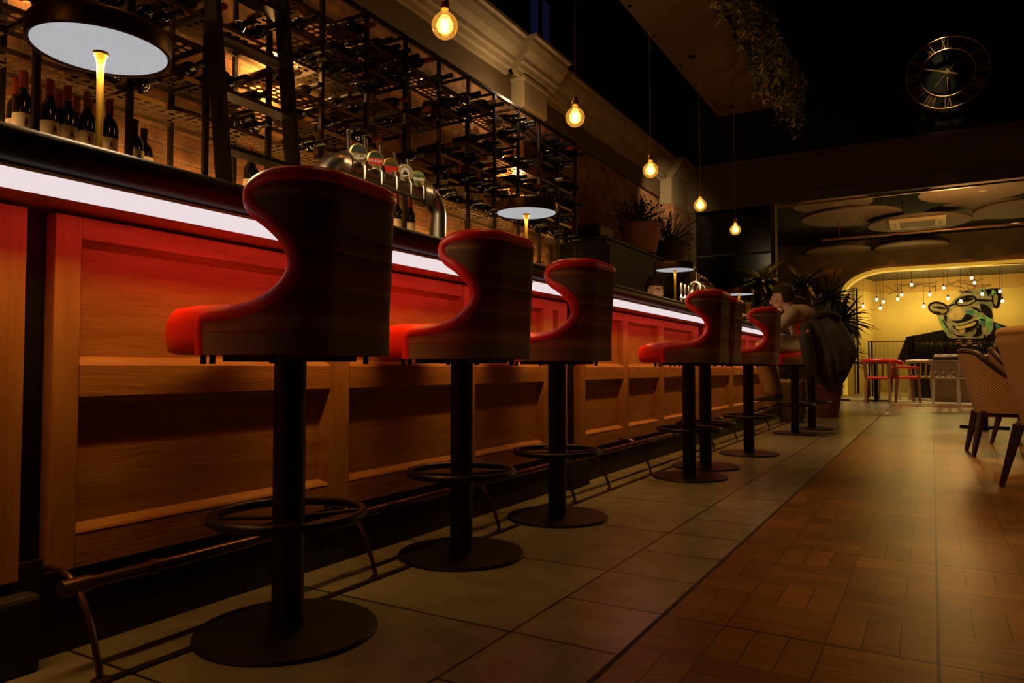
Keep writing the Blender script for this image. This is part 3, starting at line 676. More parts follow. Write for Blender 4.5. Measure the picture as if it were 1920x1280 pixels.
# ------------------------------------------------------------------ lamps on the bar
def make_lamp():
    t = thing('table_lamp', '', 'lamp', (0, 0, 0))
    zb = 0.432
    MB().lathe([(.172, zb + .006), (.180, zb), (.184, zb + .004), (.184, zb + .052), (.176, zb + .064), (.150, zb + .070), (.02, zb + .074), (0, zb + .074)], n=56).build('lamp_shade', M['shade'], t)
    MB().lathe([(0, zb + .006), (.174, zb + .006)], n=56).build('diffuser', M['disc'], t)
    MB().lathe([(.0095, .01), (.0095, zb - .04), (.010, zb - .035), (.013, zb - .018), (.020, zb - .004), (.021, zb), (0, zb)], n=20).build('stem', M['brass'], t)
    MB().lathe([(0, 0), (.085, 0), (.086, .006), (.08, .012), (.02, .018), (.012, .03), (0, .03)], n=36).build('base', M['brass'], t)
    MB().lathe([(.012, zb + .072), (.012, zb + .078), (.004, zb + .08), (.004, zb + .098), (.007, zb + .102), (0, zb + .108)], n=12).build('finial', M['brass'], t)
    return t
BT = 1.10
LG = 'disc-shaded lamps standing on the bar'
lampinfo = [(1.137, 'disc-shaded brass table lamp nearest the camera, cut off by the top edge'), (3.62, 'disc-shaded brass table lamp behind the second and third stool backs'),
            (6.42, 'disc-shaded brass table lamp on the bar beside the bartender'), (9.0, 'disc-shaded brass lamp at the far bar end, half hidden behind stools')]
lm = make_lamp()
for i, (y, l) in enumerate(lampinfo):
    o = lm if i == 0 else dup(lm, (0, 0, 0))
    o.location = (-2.03, y, BT); tag(o, l, group=LG)
    if i in (0, 1, 2, 3):
        a = light('lamp_light', 'AREA', (-2.03, y, BT + .425), 9.0, (1.0, 0.70, 0.36), (-2.03, y, 0), 0.33); a.data.shape = 'DISK'; a.parent = None
    if i == 3:
        bpy.data.objects[o.name].location.y = 8.95

# ------------------------------------------------------------------ pendant bulbs
BULB = glass('amber_glass', (1.0, 0.62, 0.22), 0.75, 0.05, (1.0, 0.50, 0.08), 0.34)
FIL = emis('filament', (1.0, 0.90, 0.72), 7.0)
def make_pendant(zc, top, r=0.0625, cord=0.0025, name='pendant_bulb'):
    t = thing(name, '', 'pendant light', (0, 0, 0))
    pr = [(0, -r)] + [(r * math.sin(a), -r * math.cos(a)) for a in [PI * i / 14 for i in range(1, 12)]] + [(r * .36, r * 1.0), (r * .27, r * 1.18), (r * .26, r * 1.35)]
    MB().lathe(pr, n=28).build('glass_bulb', BULB, t)
    MB().lathe([(0, -r * .5), (r * .30, -r * .42), (r * .36, 0), (r * .28, r * .42), (0, r * .5)], n=14).build('filament', FIL, t)
    MB().lathe([(r * .30, r * 1.25), (r * .34, r * 1.3), (r * .34, r * 1.75), (r * .26, r * 1.8), (r * .30, r * 1.95), (r * .2, r * 2.1), (0, r * 2.15)], n=18).build('lamp_holder', M['brass'], t)
    MB().tube([(0, 0, r * 2.1), (0, 0, top - zc)], cord, 6).build('cord', mat('twisted_cord', (0.25, 0.15, 0.06), 0.8), t)
    return t
PZ = 2.243
pd = make_pendant(PZ, 6.6)
PG = 'amber globe bulbs hanging over the bar'
for i, dep in enumerate((3.31, 4.54, 5.77, 7.02, 8.28)):
    y = (dep - 0.988) / CY; o = pd if i == 0 else dup(pd, (0, 0, 0)); o.location = (-1.95, y, PZ)
    tag(o, ['largest amber globe bulb, nearest the camera and touching the top edge', 'second amber globe bulb from the camera hanging over the bar', 'third amber globe bulb, middle one of the five over the bar', 'fourth amber globe bulb from the camera, in front of the cross beam', 'smallest and farthest amber globe bulb over the bar'][i], group=PG)
    light('bulb_light', 'POINT', (-1.95, y, PZ), 3.2, AMB, size=0.05)
for y in (-0.2, 1.23):
    o = dup(pd, (-1.95, y, PZ), 0, 'amber globe bulb hanging over the near bar end, above the frame', PG); light('bulb_light', 'POINT', (-1.95, y, PZ), 3.2, AMB, size=0.05)

# ------------------------------------------------------------------ beer fonts
def text(body, size, loc, rot, m, parent, name='lettering', ext=0.0006, align='CENTER'):
    c = bpy.data.curves.new(name, 'FONT'); c.body = body; c.size = size; c.extrude = ext; c.align_x = align; c.align_y = 'CENTER'; c.materials.append(m)
    o = bpy.data.objects.new(name, c); C.objects.link(o); o.location = loc; o.rotation_euler = rot
    dg = bpy.context.evaluated_depsgraph_get(); me = bpy.data.meshes.new_from_object(o.evaluated_get(dg)); bpy.data.objects.remove(o)
    o = bpy.data.objects.new(name, me); C.objects.link(o); o.location = loc; o.rotation_euler = rot
    if parent: o.parent = parent
    return o
INK = mat('dark_ink', (0.02, 0.02, 0.02), 0.5); WHT = mat('badge_white', (0.75, 0.7, 0.6), 0.4); REDP = mat('badge_red', (0.6, 0.02, 0.02), 0.4)
GRN = mat('badge_green', (0.45, 0.62, 0.22), 0.4); CRM = mat('badge_cream', (0.62, 0.52, 0.30), 0.4); YEL = mat('badge_yellow', (0.62, 0.42, 0.05), 0.4); GLD = mat('badge_gold', (0.6, 0.4, 0.12), 0.3, 0.7); DKG = mat('badge_dark', (0.04, 0.05, 0.05), 0.3)
def make_font(loc, label, group, seed=0):
    t = thing('beer_font', label, 'beer tap', loc, 0, group)
    L_, H, r = 0.74, 0.335, 0.040
    e = 0.085
    pts = [(0, -L_ / 2, 0.0), (0, -L_ / 2, H - e)] + [(0, -L_ / 2 + e - e * math.cos(a), H - e + e * math.sin(a)) for a in [PI / 2 * i / 8 for i in range(1, 9)]]
    pts += [(0, L_ / 2 - e + e * math.sin(a), H - e + e * math.cos(a)) for a in [PI / 2 * i / 8 for i in range(0, 9)]] + [(0, L_ / 2, 0)]
    MB().tube(pts, r, 22).build('pipe', M['chrome'], t)
    for p, ax in (((0, -L_ / 2 + e + .02, H), 'y'), ((0, L_ / 2 - e - .02, H), 'y'), ((0, -L_ / 2, .13), 'z'), ((0, L_ / 2, .13), 'z'), ((0, -L_ / 2, .008), 'z'), ((0, L_ / 2, .008), 'z')):
        f = MB().lathe([(r, -.006), (r + .018, -.006), (r + .020, 0), (r + .018, .006), (r, .006)], p, 24, 'z' if ax == 'z' else 'y')
        for k in range(6):
            a = k * PI / 3; q = (p[0] + (r + .012) * math.cos(a), p[1] + (r + .012) * math.sin(a), p[2]) if ax == 'z' else (p[0] + (r + .012) * math.sin(a), p[1], p[2] + (r + .012) * math.cos(a))
            f.ball(q, .006 if ax == 'z' else .0055, 6, 4)
        f.build('flange', M['chrome'], t)
    ys = [-.225, -.125, -.03, .065, .155]
    for i, y in enumerate(ys):
        x = .048; z = H + (.052, .05, .045, .04, .035)[i]
        tp = MB().tube([(.02, y, H + .02), (.07, y, H + .012), (.085, y, H - .01), (.085, y, H - .06)], [.012, .011, .010, .008], 10).build('spout', M['chrome'], t)
        MB().bar((.005, y - .003, H + .03), (-.006, y - .003, H + .155 - i * .006), .018, .012, up=(1, 0, 0)).build('handle', M['chrome'], t, smooth=False, bevel=.003)
        rr = .036
        hd = MB().lathe([(0, 0), (rr, 0), (rr + .002, .006), (rr + .001, .016), (rr - .003, .018), (0, .018)], (-.01, 0, 0), 28, 'x').build('badge', [GLD, GLD, GLD, CRM, GLD][i], t); hd.location = (x, y, z); hd.rotation_euler.z = math.radians(-32); x = y = z = 0
        fx = x + .0085; fc = [YEL, YEL, GLD, CRM, GRN][i]
        MB().lathe([(0, 0), (rr - .005, 0)], (fx, y, z), 28, 'x').build('badge_face', fc, hd, smooth=False)
        def half(z0, z1, m):
            pts_ = [(y + (rr - .005) * math.cos(a), z + (rr - .005) * math.sin(a)) for a in [2 * PI * k / 40 for k in range(40)]]
            pl = [(a_, min(max(b_, z + z0), z + z1)) for a_, b_ in pts_]
            MB().prism(pl, lambda p, q, c: (c, p, q), fx + .0003, fx + .001).build('badge_band', m, hd, smooth=False)
        rt = (PI / 2, 0, PI / 2)
        if i == 0: half(-.04, -.006, M['label']); half(-.002, .03, DKG); text('ESTER', .017, (fx + .0016, y, z - .013), rt, INK, hd)
        if i == 1: half(-.021, .003, REDP); half(.006, .03, DKG); text('WHERRY', .0165, (fx + .0016, y, z - .009), rt, WHT, hd)
        if i == 2: half(-.04, -.002, REDP); text('MADRI', .014, (fx + .0016, y, z + .008), rt, INK, hd)
        if i == 3: MB().lathe([(.0, 0), (.021, 0), (.021, .0008), (0, .0008)], (fx, y, z), 24, 'x').build('badge_band', WHT, hd); MB().prism([(y - .012, z - .010), (y + .012, z - .008), (y + .008, z + .003), (y + .002, z + .005), (y, z + .014), (y - .005, z + .004), (y - .012, z - .002)], lambda p, q, c: (c, p, q), fx + .001, fx + .0015).build('badge_emblem', INK, hd, smooth=False)
        if i == 4: half(-.008, .003, WHT); text("INCH'S", .0175, (fx + .0016, y, z + .012), rt, INK, hd); text('CIDER', .009, (fx + .0016, y, z - .016), rt, INK, hd)
    return t
FG = 'steel pipe beer fonts on the bar'
make_font((-2.0, 2.34, BT), 'steel pipe beer font with five round tap badges behind the nearest stool', FG)
make_font((-2.0, 7.24, BT), 'steel pipe beer font farther along, right of the bartender', FG)
fl = thing('tap_tower', 'cluster of thin upright chrome taps beside the lamp near the bartender', 'beer tap', (-2.02, 6.76, BT))
for k in range(4):
    y = .12 * (k - 1.5); b = MB().lathe([(.022, 0), (.022, .01), (.012, .02), (.010, .17), (.018, .18), (.018, .20), (.010, .21), (.009, .24), (.014, .25), (.012, .33), (0, .335)], (0, y, 0), 14).build('tap_column', M['chrome'], fl)
    MB().tube([(0, y, .19), (.06, y, .19), (.075, y, .17), (.075, y, .13)], .008, 8).build('spout', M['chrome'], b)
MB().box(-.06, .14, -.28, .28, 0, .012).build('drip_tray', M['ironbk'], fl, smooth=False)
# beer glasses
GL = glass('clear_glass', (0.95, 0.95, 0.92), 0.82, 0.03); BEER = mat('lager', (0.75, 0.36, 0.03), 0.15, emit=None)
BEER.node_tree.nodes['Principled BSDF'].inputs['Transmission Weight'].default_value = 0.7
p = on_x(1404, 590, -1.62)
g = thing('beer_glass', 'tall glass of golden beer on the bar left of the seated man', 'glass', (-1.62, p[1], BT))
MB().lathe([(0, .002), (.028, .002), (.030, .01), (.034, .12), (.0375, .215), (.0355, .215), (.032, .12), (.0285, .014), (0, .014)], n=24).build('glass_wall', GL, g)
MB().lathe([(0, .0145), (.0275, .0145), (.031, .12), (.034, .19), (0, .19)], n=24).build('beer', BEER, g)
MB().lathe([(0, .1905), (.034, .1905), (.0348, .208), (0, .210)], n=24).build('foam', M['label'], g)
# shakers and small glasses by the back counter seen past the second stool
for i, (u, X) in enumerate(((1008, -2.95), (1017, -2.9), (1027, -2.98), (1037, -2.92))):
    p = on_x(u, 470, X); g2 = tag(MB().lathe([(0, 0), (.03, 0), (.034, .1), (.03, .17), (.018, .2), (.014, .26), (0, .26)], n=16).build('spirit_bottle', [mat('amber_spirit', (0.35, 0.16, 0.03), 0.1), M['chrome'], mat('green_bottle', (0.12, 0.16, 0.03), 0.1), M['winedark']][i]),
        ['amber spirit bottle behind the bar beyond the second lamp', 'steel shaker behind the bar beyond the second lamp', 'green spirit bottle behind the bar beyond the second lamp', 'dark spirit bottle behind the bar beyond the second lamp'][i], 'bottle', 'spirit bottles behind the bar'); g2.location = (X, p[1], 1.30)
tag(MB().box(-3.05, -2.86, on_x(1005, 470, -2.95)[1] - .2, on_x(1040, 470, -2.95)[1] + .25, 1.28, 1.30).box(-3.0, -2.97, 5.2, 5.24, .94, 1.28).box(-3.0, -2.97, 6.2, 6.24, .94, 1.28).build('speed_rack', M['rack'], smooth=False), 'narrow raised rack holding spirit bottles behind the bar', 'rack')

# ------------------------------------------------------------------ people
def head_mesh(mb, c, yaw, pitch, s=1.0):
    """local +X is the way the face looks"""
    rot = Matrix.Rotation(yaw, 3, 'Z') @ Matrix.Rotation(pitch, 3, 'Y'); c = Vector(c)
    h = MB(); h.ball((-.012, 0, .02), (.098, .078, .102), 20, 14); h.ball((.03, 0, -.055), (.062, .056, .065), 16, 10); h.ball((.055, 0, -.095), (.028, .03, .022), 12, 8)
    h.tube([(.085, 0, .02), (.106, 0, -.018), (.112, 0, -.032)], [.010, .014, .012], 8); h.ball((.104, 0, -.034), (.016, .017, .012), 8, 6)
    h.ball((.078, 0, -.064), (.020, .026, .008), 10, 6); h.ball((.076, 0, -.076), (.019, .024, .008), 10, 6)
    for y in (-1, 1): h.ball((-.005, y * .080, -.01), (.020, .010, .032), 10, 8); h.ball((.070, y * .030, .028), (.022, .026, .012), 10, 6); h.ball((.055, y * .042, -.025), (.028, .026, .026), 10, 8)
    mb.add([c + rot @ (Vector(v) * s) for v in h.v], h.f); return rot, c
def eyes_and_hair(par, c, yaw, pitch, s, hm, style='short'):
    rot = Matrix.Rotation(yaw, 3, 'Z') @ Matrix.Rotation(pitch, 3, 'Y'); c = Vector(c)
    for y in (-1, 1):
        h = MB(); h.ball((.079, y * .031, .010), (.013, .014, .010), 10, 8); h.v = [tuple(c + rot @ (Vector(v) * s)) for v in h.v]; h.build('eye', M['eye'], par)
        h = MB(); h.ball((.091, y * .031, .010), (.003, .006, .006), 8, 6); h.v = [tuple(c + rot @ (Vector(v) * s)) for v in h.v]; h.build('iris', INK, par)
        h = MB(); h.tube([(.090, y * .016, .030), (.092, y * .034, .036), (.080, y * .052, .030)], .004, 6); h.v = [tuple(c + rot @ (Vector(v) * s)) for v in h.v]; h.build('eyebrow', hm, par)
    rr = random.Random(5); h = MB()
    def f(u, v):
        th = 2 * PI * u; ph = PI * v; x, y, z = math.sin(ph) * math.cos(th), math.sin(ph) * math.sin(th), math.cos(ph)
        k = 1.0 + .05 * math.sin(9 * th + 5 * z) * math.sin(ph) + (.10 if z > .6 else 0)
        px, py, pz = -.016 + .108 * x * k, .088 * y * k, .030 + .112 * z * k
        hairline = .048 + (.0 if x < .3 else 0)
        if x > -.05 and pz < hairline: px = min(px, .0) - .01; pz = max(pz, -.03); py *= .9
        if px > .062: px = .062 + (px - .062) * .5
        if pz < -.055: pz = -.055; px *= .8; py *= .8
        return (px, py, pz)
    h.grid(f, 30, 18, cu=True); h.v = [tuple(c + rot @ (Vector(v) * s)) for v in h.v]; h.build('hair', hm, par)
def hand(mb, wrist, fwd, up, side, curl=0.6, s=1.0):
    w = Vector(wrist); f = Vector(fwd).normalized(); n = Vector(up); n = (n - f * n.dot(f)).normalized(); a = f.cross(n) * side
    mb.tube([w, w + f * .04 * s, w + f * .085 * s], [.024 * s, .030 * s, .026 * s], 10)
    for k, (off, ln) in enumerate(((-.028, .072), (-.010, .080), (.010, .075), (.028, .060))):
        p = w + f * .07 * s + a * off * s; d = f.copy(); pts = [p]
        for j, q in enumerate((.45, .32, .25)):
            ang = curl * (j + .5 + .15 * k) * .7; d = (f * math.cos(ang) - n * math.sin(ang)); p = p + d * ln * q * s; pts.append(p)
        mb.tube(pts, [.0095 * s, .009 * s, .0085 * s, .007 * s], 8); mb.ball(tuple(pts[-1]), .007 * s, 8, 6)
    p = w + f * .025 * s - a * .026 * s; mb.tube([p, p + (f * .6 - a * .8) * .032 * s, p + (f * .85 - a * .5 - n * .3) * .062 * s], [.013 * s, .011 * s, .008 * s], 8)
def chain(mb, pts, rs):
    mb.tube(spline(pts, 4), [rs[min(i // 4, len(rs) - 1)] * (1 - (i % 4) / 4) + rs[min(i // 4 + 1, len(rs) - 1)] * (i % 4) / 4 for i in range((len(pts) - 1) * 4 + 1)], 14)
    mb.ball(pts[0], rs[0], 12, 8); mb.ball(pts[-1], rs[-1], 12, 8)
def remesh(o, vox, sm=4):
    r = o.modifiers.new('remesh', 'REMESH'); r.mode = 'VOXEL'; r.voxel_size = vox; r.use_smooth_shade = True
    k = o.modifiers.new('smooth', 'SMOOTH'); k.factor = 0.5; k.iterations = sm; return o
SKIN = mat('skin', (0.66, 0.38, 0.27), 0.55); M['eye'] = mat('eye_white', (0.7, 0.66, 0.6), 0.3); HAIR = mat('dark_hair', (0.035, 0.02, 0.012), 0.6, bump=0.5, bscale=120)
JUM = mat('brown_jumper', (0.40, 0.28, 0.18), 0.9, bump=0.3, bscale=60); TRO = mat('khaki_trousers', (0.42, 0.34, 0.17), 0.85, noise=0.25, nscale=12, bump=0.4, bscale=25)
SHIRT = mat('pale_shirt', (0.42, 0.34, 0.22), 0.85, bump=0.4, bscale=20)
def seated():
    t = thing('person', 'seated man in brown jumper and khaki trousers leaning on the bar', 'person', (-1.0, 7.37, 0))
    ox, oy = -1.0, 7.37
    def L(x, y, z): return (x - ox, y - oy, z)
    pel, bel, che, nek, hd = L(-1.06, 7.37, .87), L(-1.045, 7.37, .98), L(-1.09, 7.36, 1.12), L(-1.185, 7.35, 1.21), L(-1.255, 7.34, 1.315)
    shN, shF = L(-1.13, 7.185, 1.15), L(-1.15, 7.53, 1.15)
    elN, elF = L(-1.30, 7.10, .99), L(-1.36, 7.62, 1.04); wrN, wrF = L(-1.53, 7.13, 1.125), L(-1.56, 7.50, 1.13)
    hpN, hpF = L(-1.06, 7.28, .85), L(-1.06, 7.46, .85); knN, knF = L(-1.42, 7.25, .835), L(-1.42, 7.50, .835); anN, anF = L(-1.36, 7.25, .41), L(-1.36, 7.50, .41)
    b = MB(); chain(b, [pel, bel, che, nek], [.12, .11, .12, .055]); b.tube([nek, hd], [.055, .05], 12)
    head_mesh(b, hd, PI, 0.12)
    for sh, el, wr, s in ((shN, elN, wrN, 1), (shF, elF, wrF, -1)):
        chain(b, [sh, el, wr], [.050, .037, .026]); hand(b, wr, (-1, -.1 * s, .25), (0, 0, 1), s, .8)
    for hp, kn, an in ((hpN, knN, anN), (hpF, knF, anF)): chain(b, [hp, kn, an], [.082, .055, .036])
    remesh(b.build('body', SKIN, t), .0065, 2)
    eyes_and_hair(t, hd, PI, 0.12, 1.0, HAIR)
    j = MB(); j.ball(pel, (.155, .175, .09), 16, 10); chain(j, [pel, bel, che, (nek[0] + .02, nek[1], nek[2] - .03)], [.135, .135, .15, .075]); j.ball(che, (.14, .185, .12), 16, 10); j.ball(bel, (.14, .165, .13), 16, 10)
    for sh, el, wr in ((shN, elN, wrN), (shF, elF, wrF)): chain(j, [sh, el, tuple(Vector(el).lerp(Vector(wr), .8))], [.072, .055, .042])
    remesh(j.build('jumper', JUM, t), .010, 6)
    q = MB().tube([(pel[0] - .03, pel[1], pel[2] - .03), (bel[0] - .05, bel[1], bel[2] - .02)], [.15, .14], 20); remesh(q.build('shirt_hem', SHIRT, t), .010, 4)
    tr = MB(); tr.ball((pel[0], pel[1], pel[2] - .015), (.14, .175, .075), 16, 10)
    for hp, kn, an in ((hpN, knN, anN), (hpF, knF, anF)): chain(tr, [hp, kn, an], [.098, .082, .068])
    remesh(tr.build('trousers', TRO, t), .010, 4)
    for an in (anN, anF):
        s = MB(); s.tube([(an[0] + .04, an[1], .345), (an[0] - .02, an[1], .345), (an[0] - .12, an[1], .325), (an[0] - .19, an[1], .318)], [.040, .046, .036, .022], 12); s.tube([(an[0], an[1], .345), (an[0], an[1], .42)], [.045, .042], 12); s.ball((an[0] + .04, an[1], .345), .04, 10, 8)
        s.v = [(v[0], v[1], max(v[2], .312)) for v in s.v]; s.build('shoe', mat('dark_shoe', (0.05, 0.045, 0.045), 0.35), t)
seated()
def bartender():
    ox, oy = -2.58, 7.1
    t = thing('person', 'bartender with dark hair in black, bending behind the bar', 'person', (ox, oy, 0))
    hd = (.13, -.02, 1.43); nek = (.07, 0, 1.31); che = (-.03, 0, 1.17); bel = (-.10, 0, .98); pel = (-.12, 0, .88)
    b = MB(); chain(b, [pel, bel, che, nek], [.12, .11, .13, .055]); b.tube([nek, hd], [.055, .05], 12); head_mesh(b, hd, -0.55, 0.25)
    for s in (-1, 1):
        sh, el, wr = (0, .19 * s, 1.2), (.10, .25 * s, 1.0), (.28, .16 * s, .92); chain(b, [sh, el, wr], [.05, .038, .026]); hand(b, wr, (1, -.2 * s, -.2), (0, 0, 1), s, .8)
        chain(b, [(pel[0], .09 * s, .86), (-.08, .1 * s, .47), (-.12, .1 * s, .08)], [.085, .058, .04])
    remesh(b.build('body', SKIN, t), .0065, 2); eyes_and_hair(t, hd, -0.55, 0.25, 1.0, HAIR)
    j = MB(); chain(j, [pel, bel, che, (nek[0] - .02, 0, nek[2] - .03)], [.14, .14, .15, .075]); j.ball(che, (.14, .2, .12), 16, 10)
    for s in (-1, 1): chain(j, [(0, .19 * s, 1.2), (.10, .25 * s, 1.0)], [.07, .055])
    remesh(j.build('shirt', M['black'], t), .011, 5)
    q = MB(); q.ball((pel[0], 0, .86), (.14, .17, .09), 14, 8)
    for s in (-1, 1): chain(q, [(pel[0], .09 * s, .86), (-.08, .1 * s, .47), (-.12, .1 * s, .10)], [.098, .075, .065]); 
    remesh(q.build('trousers', M['black'], t), .011, 5)
    for s in (-1, 1): MB().tube([(-.17, .1 * s, .045), (-.1, .1 * s, .05), (.02, .1 * s, .04), (.09, .1 * s, .035)], [.04, .045, .038, .03], 12).build('shoe', M['black'], t)
bartender()

# coat over the seventh stool, bag on the floor
COAT = mat('brown_padded_coat', (0.034, 0.021, 0.014), 0.8, noise=0.35, nscale=7, bump=0.5, bscale=14)
def coat():
    base = (-.90, 7.37, 0)
    t = thing('coat', 'large dark brown coat draped over the back of the occupied stool', 'coat', base)
    prof_ = [(1.125, 1540, 1548), (1.115, 1528, 1566), (1.09, 1516, 1575), (1.03, 1508, 1583), (.96, 1506, 1592), (.88, 1508, 1601), (.80, 1511, 1607), (.74, 1514, 1607), (.68, 1519, 1601), (.60, 1526, 1593), (.52, 1536, 1586), (.46, 1546, 1577), (.41, 1555, 1568), (.395, 1559, 1562)]
    def f(u, v):
        x_ = v * (len(prof_) - 1); i = min(int(x_), len(prof_) - 2); k = x_ - i
        z, l, r = [prof_[i][q] * (1 - k) + prof_[i + 1][q] * k for q in range(3)]
        Yc = 7.32; xl, xr = on_y(l, 650, Yc)[0], on_y(r, 650, Yc)[0]
        c, hw = (xl + xr) / 2, (xr - xl) / 2; a = 2 * PI * u
        hy = min(.27, .10 + hw * .9)
        fold = 1 + .07 * math.sin(5 * a + 3 * v) + .05 * math.sin(9 * a - 7 * v) * min(1, v * 2)
        zz = z + .035 * math.sin(3 * a + 1) * max(0, v - .5) * 2 * min(1, hw * 8)
        return (c + hw * math.cos(a) * (1 if abs(math.cos(a)) > .95 else fold) - base[0], Yc + hy * math.sin(a) * fold - base[1], zz)
    MB().grid(f, 56, 40, cu=True).build('coat_body', COAT, t, ang=80)
    sx = lambda u: on_y(u, 650, 7.1)[0] - base[0]
    MB().tube(spline([(sx(1512), -.26, 1.04), (sx(1513), -.30, .93), (sx(1516), -.30, .80), (sx(1522), -.28, .66), (sx(1526), -.27, .56)], 5), [.05] * 5 + [.062] * 11 + [.055] * 5, 14).build('sleeve', COAT, t)
    MB().tube(spline([(sx(1548), -.28, 1.08), (sx(1562), -.31, .95), (sx(1574), -.31, .80), (sx(1578), -.28, .62)], 5), [.045] * 4 + [.06] * 12, 14).build('sleeve', COAT, t)
    MB().tube(spline([(sx(1524), -.22, 1.10), (sx(1540), -.26, 1.13), (sx(1558), -.20, 1.12), (sx(1566), -.02, 1.10), (sx(1556), .18, 1.10)], 4), .035, 12).build('collar', COAT, t)
    for z, u in ((.97, 1518), (.86, 1517)): MB().ball((sx(u), -.355, z), (.016, .006, .016), 10, 6).build('button', mat('orange_button', (0.6, 0.16, 0.03), 0.4), t)
coat()
bg = thing('tote_bag', 'tall dark grey bag standing on the floor behind the occupied stool', 'bag', (-1.44, 8.95, 0))
def bagf(u, v):
    a = 2 * PI * u; k = [.72, .80, .90, .97, 1.0, .98, .95, .92][int(round(v * 7))]; z = [.0, .05, .15, .25, .33, .40, .45, .50][int(round(v * 7))]
    e = .5; cx = abs(math.cos(a)) ** e * (1 if math.cos(a) > 0 else -1); sy = abs(math.sin(a)) ** e * (1 if math.sin(a) > 0 else -1)
    return (.17 * cx * k, .11 * sy * k * (1 + .05 * math.sin(3 * a)), z)
BAGM = mat('grey_bag_canvas', (0.085, 0.075, 0.06), 0.6, bump=0.3, bscale=20)
MB().grid(bagf, 32, 8, cu=True).add([bagf(i / 32, 0) for i in range(32)], [tuple(range(32))]).build('bag_body', BAGM, bg, solid=.006)
for s in (-1, 1): MB().tube(spline([(-.07, .09 * s, .48), (-.05, .07 * s, .60), (0, .05 * s, .65), (.05, .07 * s, .60), (.07, .09 * s, .48)], 5), .009, 8).build('handle', M['black'], bg)

# ------------------------------------------------------------------ plants
def blade(mb, base, direction, ln, w, droop, mi=0, seg=5):
    p = Vector(base); d = Vector(direction).normalized(); side = d.cross(Vector((0, 0, 1)))
    if side.length < .05: side = Vector((1, 0, 0))
    side.normalize(); vs = []; fs = []
    for i in range(seg + 1):
        k = i / seg; ww = w * (math.sin(PI * (.15 + .85 * k)) if k < 1 else 0.02) * .5 + .0005
        n_ = side.cross(d)
        vs += [p - side * ww, p - n_ * ww * .35, p + side * ww]
        d = (d + Vector((0, 0, -droop / seg))).normalized(); p = p + d * ln / seg
    for i in range(seg):
        a = i * 3; fs += [(a, a + 1, a + 4, a + 3), (a + 1, a + 2, a + 5, a + 4)]
    mb.add(vs, fs, mi)
def rosette(mb, c, n, ln, w, droop, rr, up=.9, mi2=.25):
    for i in range(n):
        az = 2.4 * i; el = rr.uniform(-.25, 1.3) * up
        blade(mb, c, (math.cos(az) * math.cos(el), math.sin(az) * math.cos(el), math.sin(el)), ln * rr.uniform(.7, 1.1), w, droop * rr.uniform(.9, 2.2), 1 if rr.random() < mi2 else 0)
def yucca(name, label, base, ros, seed, pot_r=.22, pot_h=.42, n=46, ln=.42):
    rr = random.Random(seed); t = thing(name, label, 'plant', base)
    MB().lathe([(0, 0), (pot_r * .75, 0), (pot_r, pot_h), (pot_r * 1.04, pot_h), (pot_r * 1.04, pot_h - .04), (pot_r * .9, pot_h - .03), (0, pot_h - .04)], n=28).build('pot', M['terra'], t)
    for x, y, z in ros:
        MB().tube(spline([(x * .2, y * .2, pot_h - .05), (x * .5, y * .5, (z + pot_h) / 2), (x, y, z)], 4), .028, 8).build('cane', M['bark'], t)
        mb = MB(); rosette(mb, (x, y, z), n, ln, .055, .55, rr, .9, .4); mb.build('foliage', [M['leaf'], M['leafy']], t, smooth=False)
p = on_y(1446, 690, 9.95)
yucca('yucca_plant', 'tall spiky plant with leaves lit yellow at the far end of the bar', (p[0], 9.95, 0), [(-.10, 0, 1.78), (.10, .1, 1.55), (-.22, -.08, 1.32), (.04, -.15, 1.2)], 4, n=70, ln=.50)
p = on_y(1545, 690, 10.1)
yucca('yucca_plant', 'darker spiky palm plant behind the seated man, against the plaster wall', (p[0], 10.1, 0), [(-.22, 0, 1.72), (.05, .1, 1.55), (.22, -.1, 1.22), (-.02, -.12, 1.1), (.12, 0, .85)], 9, n=70, ln=.50)
def bushy(name, label, base, pot, ph, pr, seed, ln, n):
    rr = random.Random(seed); t = thing(name, label, 'plant', base)
    MB().lathe([(0, 0), (pr * .72, 0), (pr, ph), (pr * 1.05, ph), (pr * 1.05, ph - .035), (pr * .9, ph - .03), (0, ph - .04)], n=28).build('pot', pot, t)
    mb = MB()
    for i in range(n):
        az = rr.uniform(0, 2 * PI); el = rr.uniform(.1, 1.4)
        d0 = Vector((math.cos(az) * math.cos(el), math.sin(az) * math.cos(el), math.sin(el))); L_ = ln * rr.uniform(.5, 1.1)
        for k in range(6):
            q = d0 * L_ * (k + 1) / 6 + Vector((0, 0, ph - .02 - .25 * L_ * ((k + 1) / 6) ** 2))
            for s in (-1, 1): blade(mb, q, (d0 + Vector((-d0.y, d0.x, 0)) * s * 1.2 + Vector((0, 0, rr.uniform(-.3, .3)))), .075, .022, .3, 0, 2)
    mb.build('foliage', [M['leaf'], M['leafy']], t, smooth=False)
PZc = 1.99
p = on_x(1200, 484, -3.05); bushy('potted_fern', 'leafy plant in large terracotta pot on the tall black cabinet', (-2.96, 8.05, PZc), M['terra'], .34, .25, 3, .48, 60)
bushy('potted_fern', 'leafy plant in dark pot at the far end of the cabinet', (-2.96, 9.2, PZc), mat('dark_pot', (0.05, 0.03, 0.02), 0.7), .30, .23, 6, .50, 60)

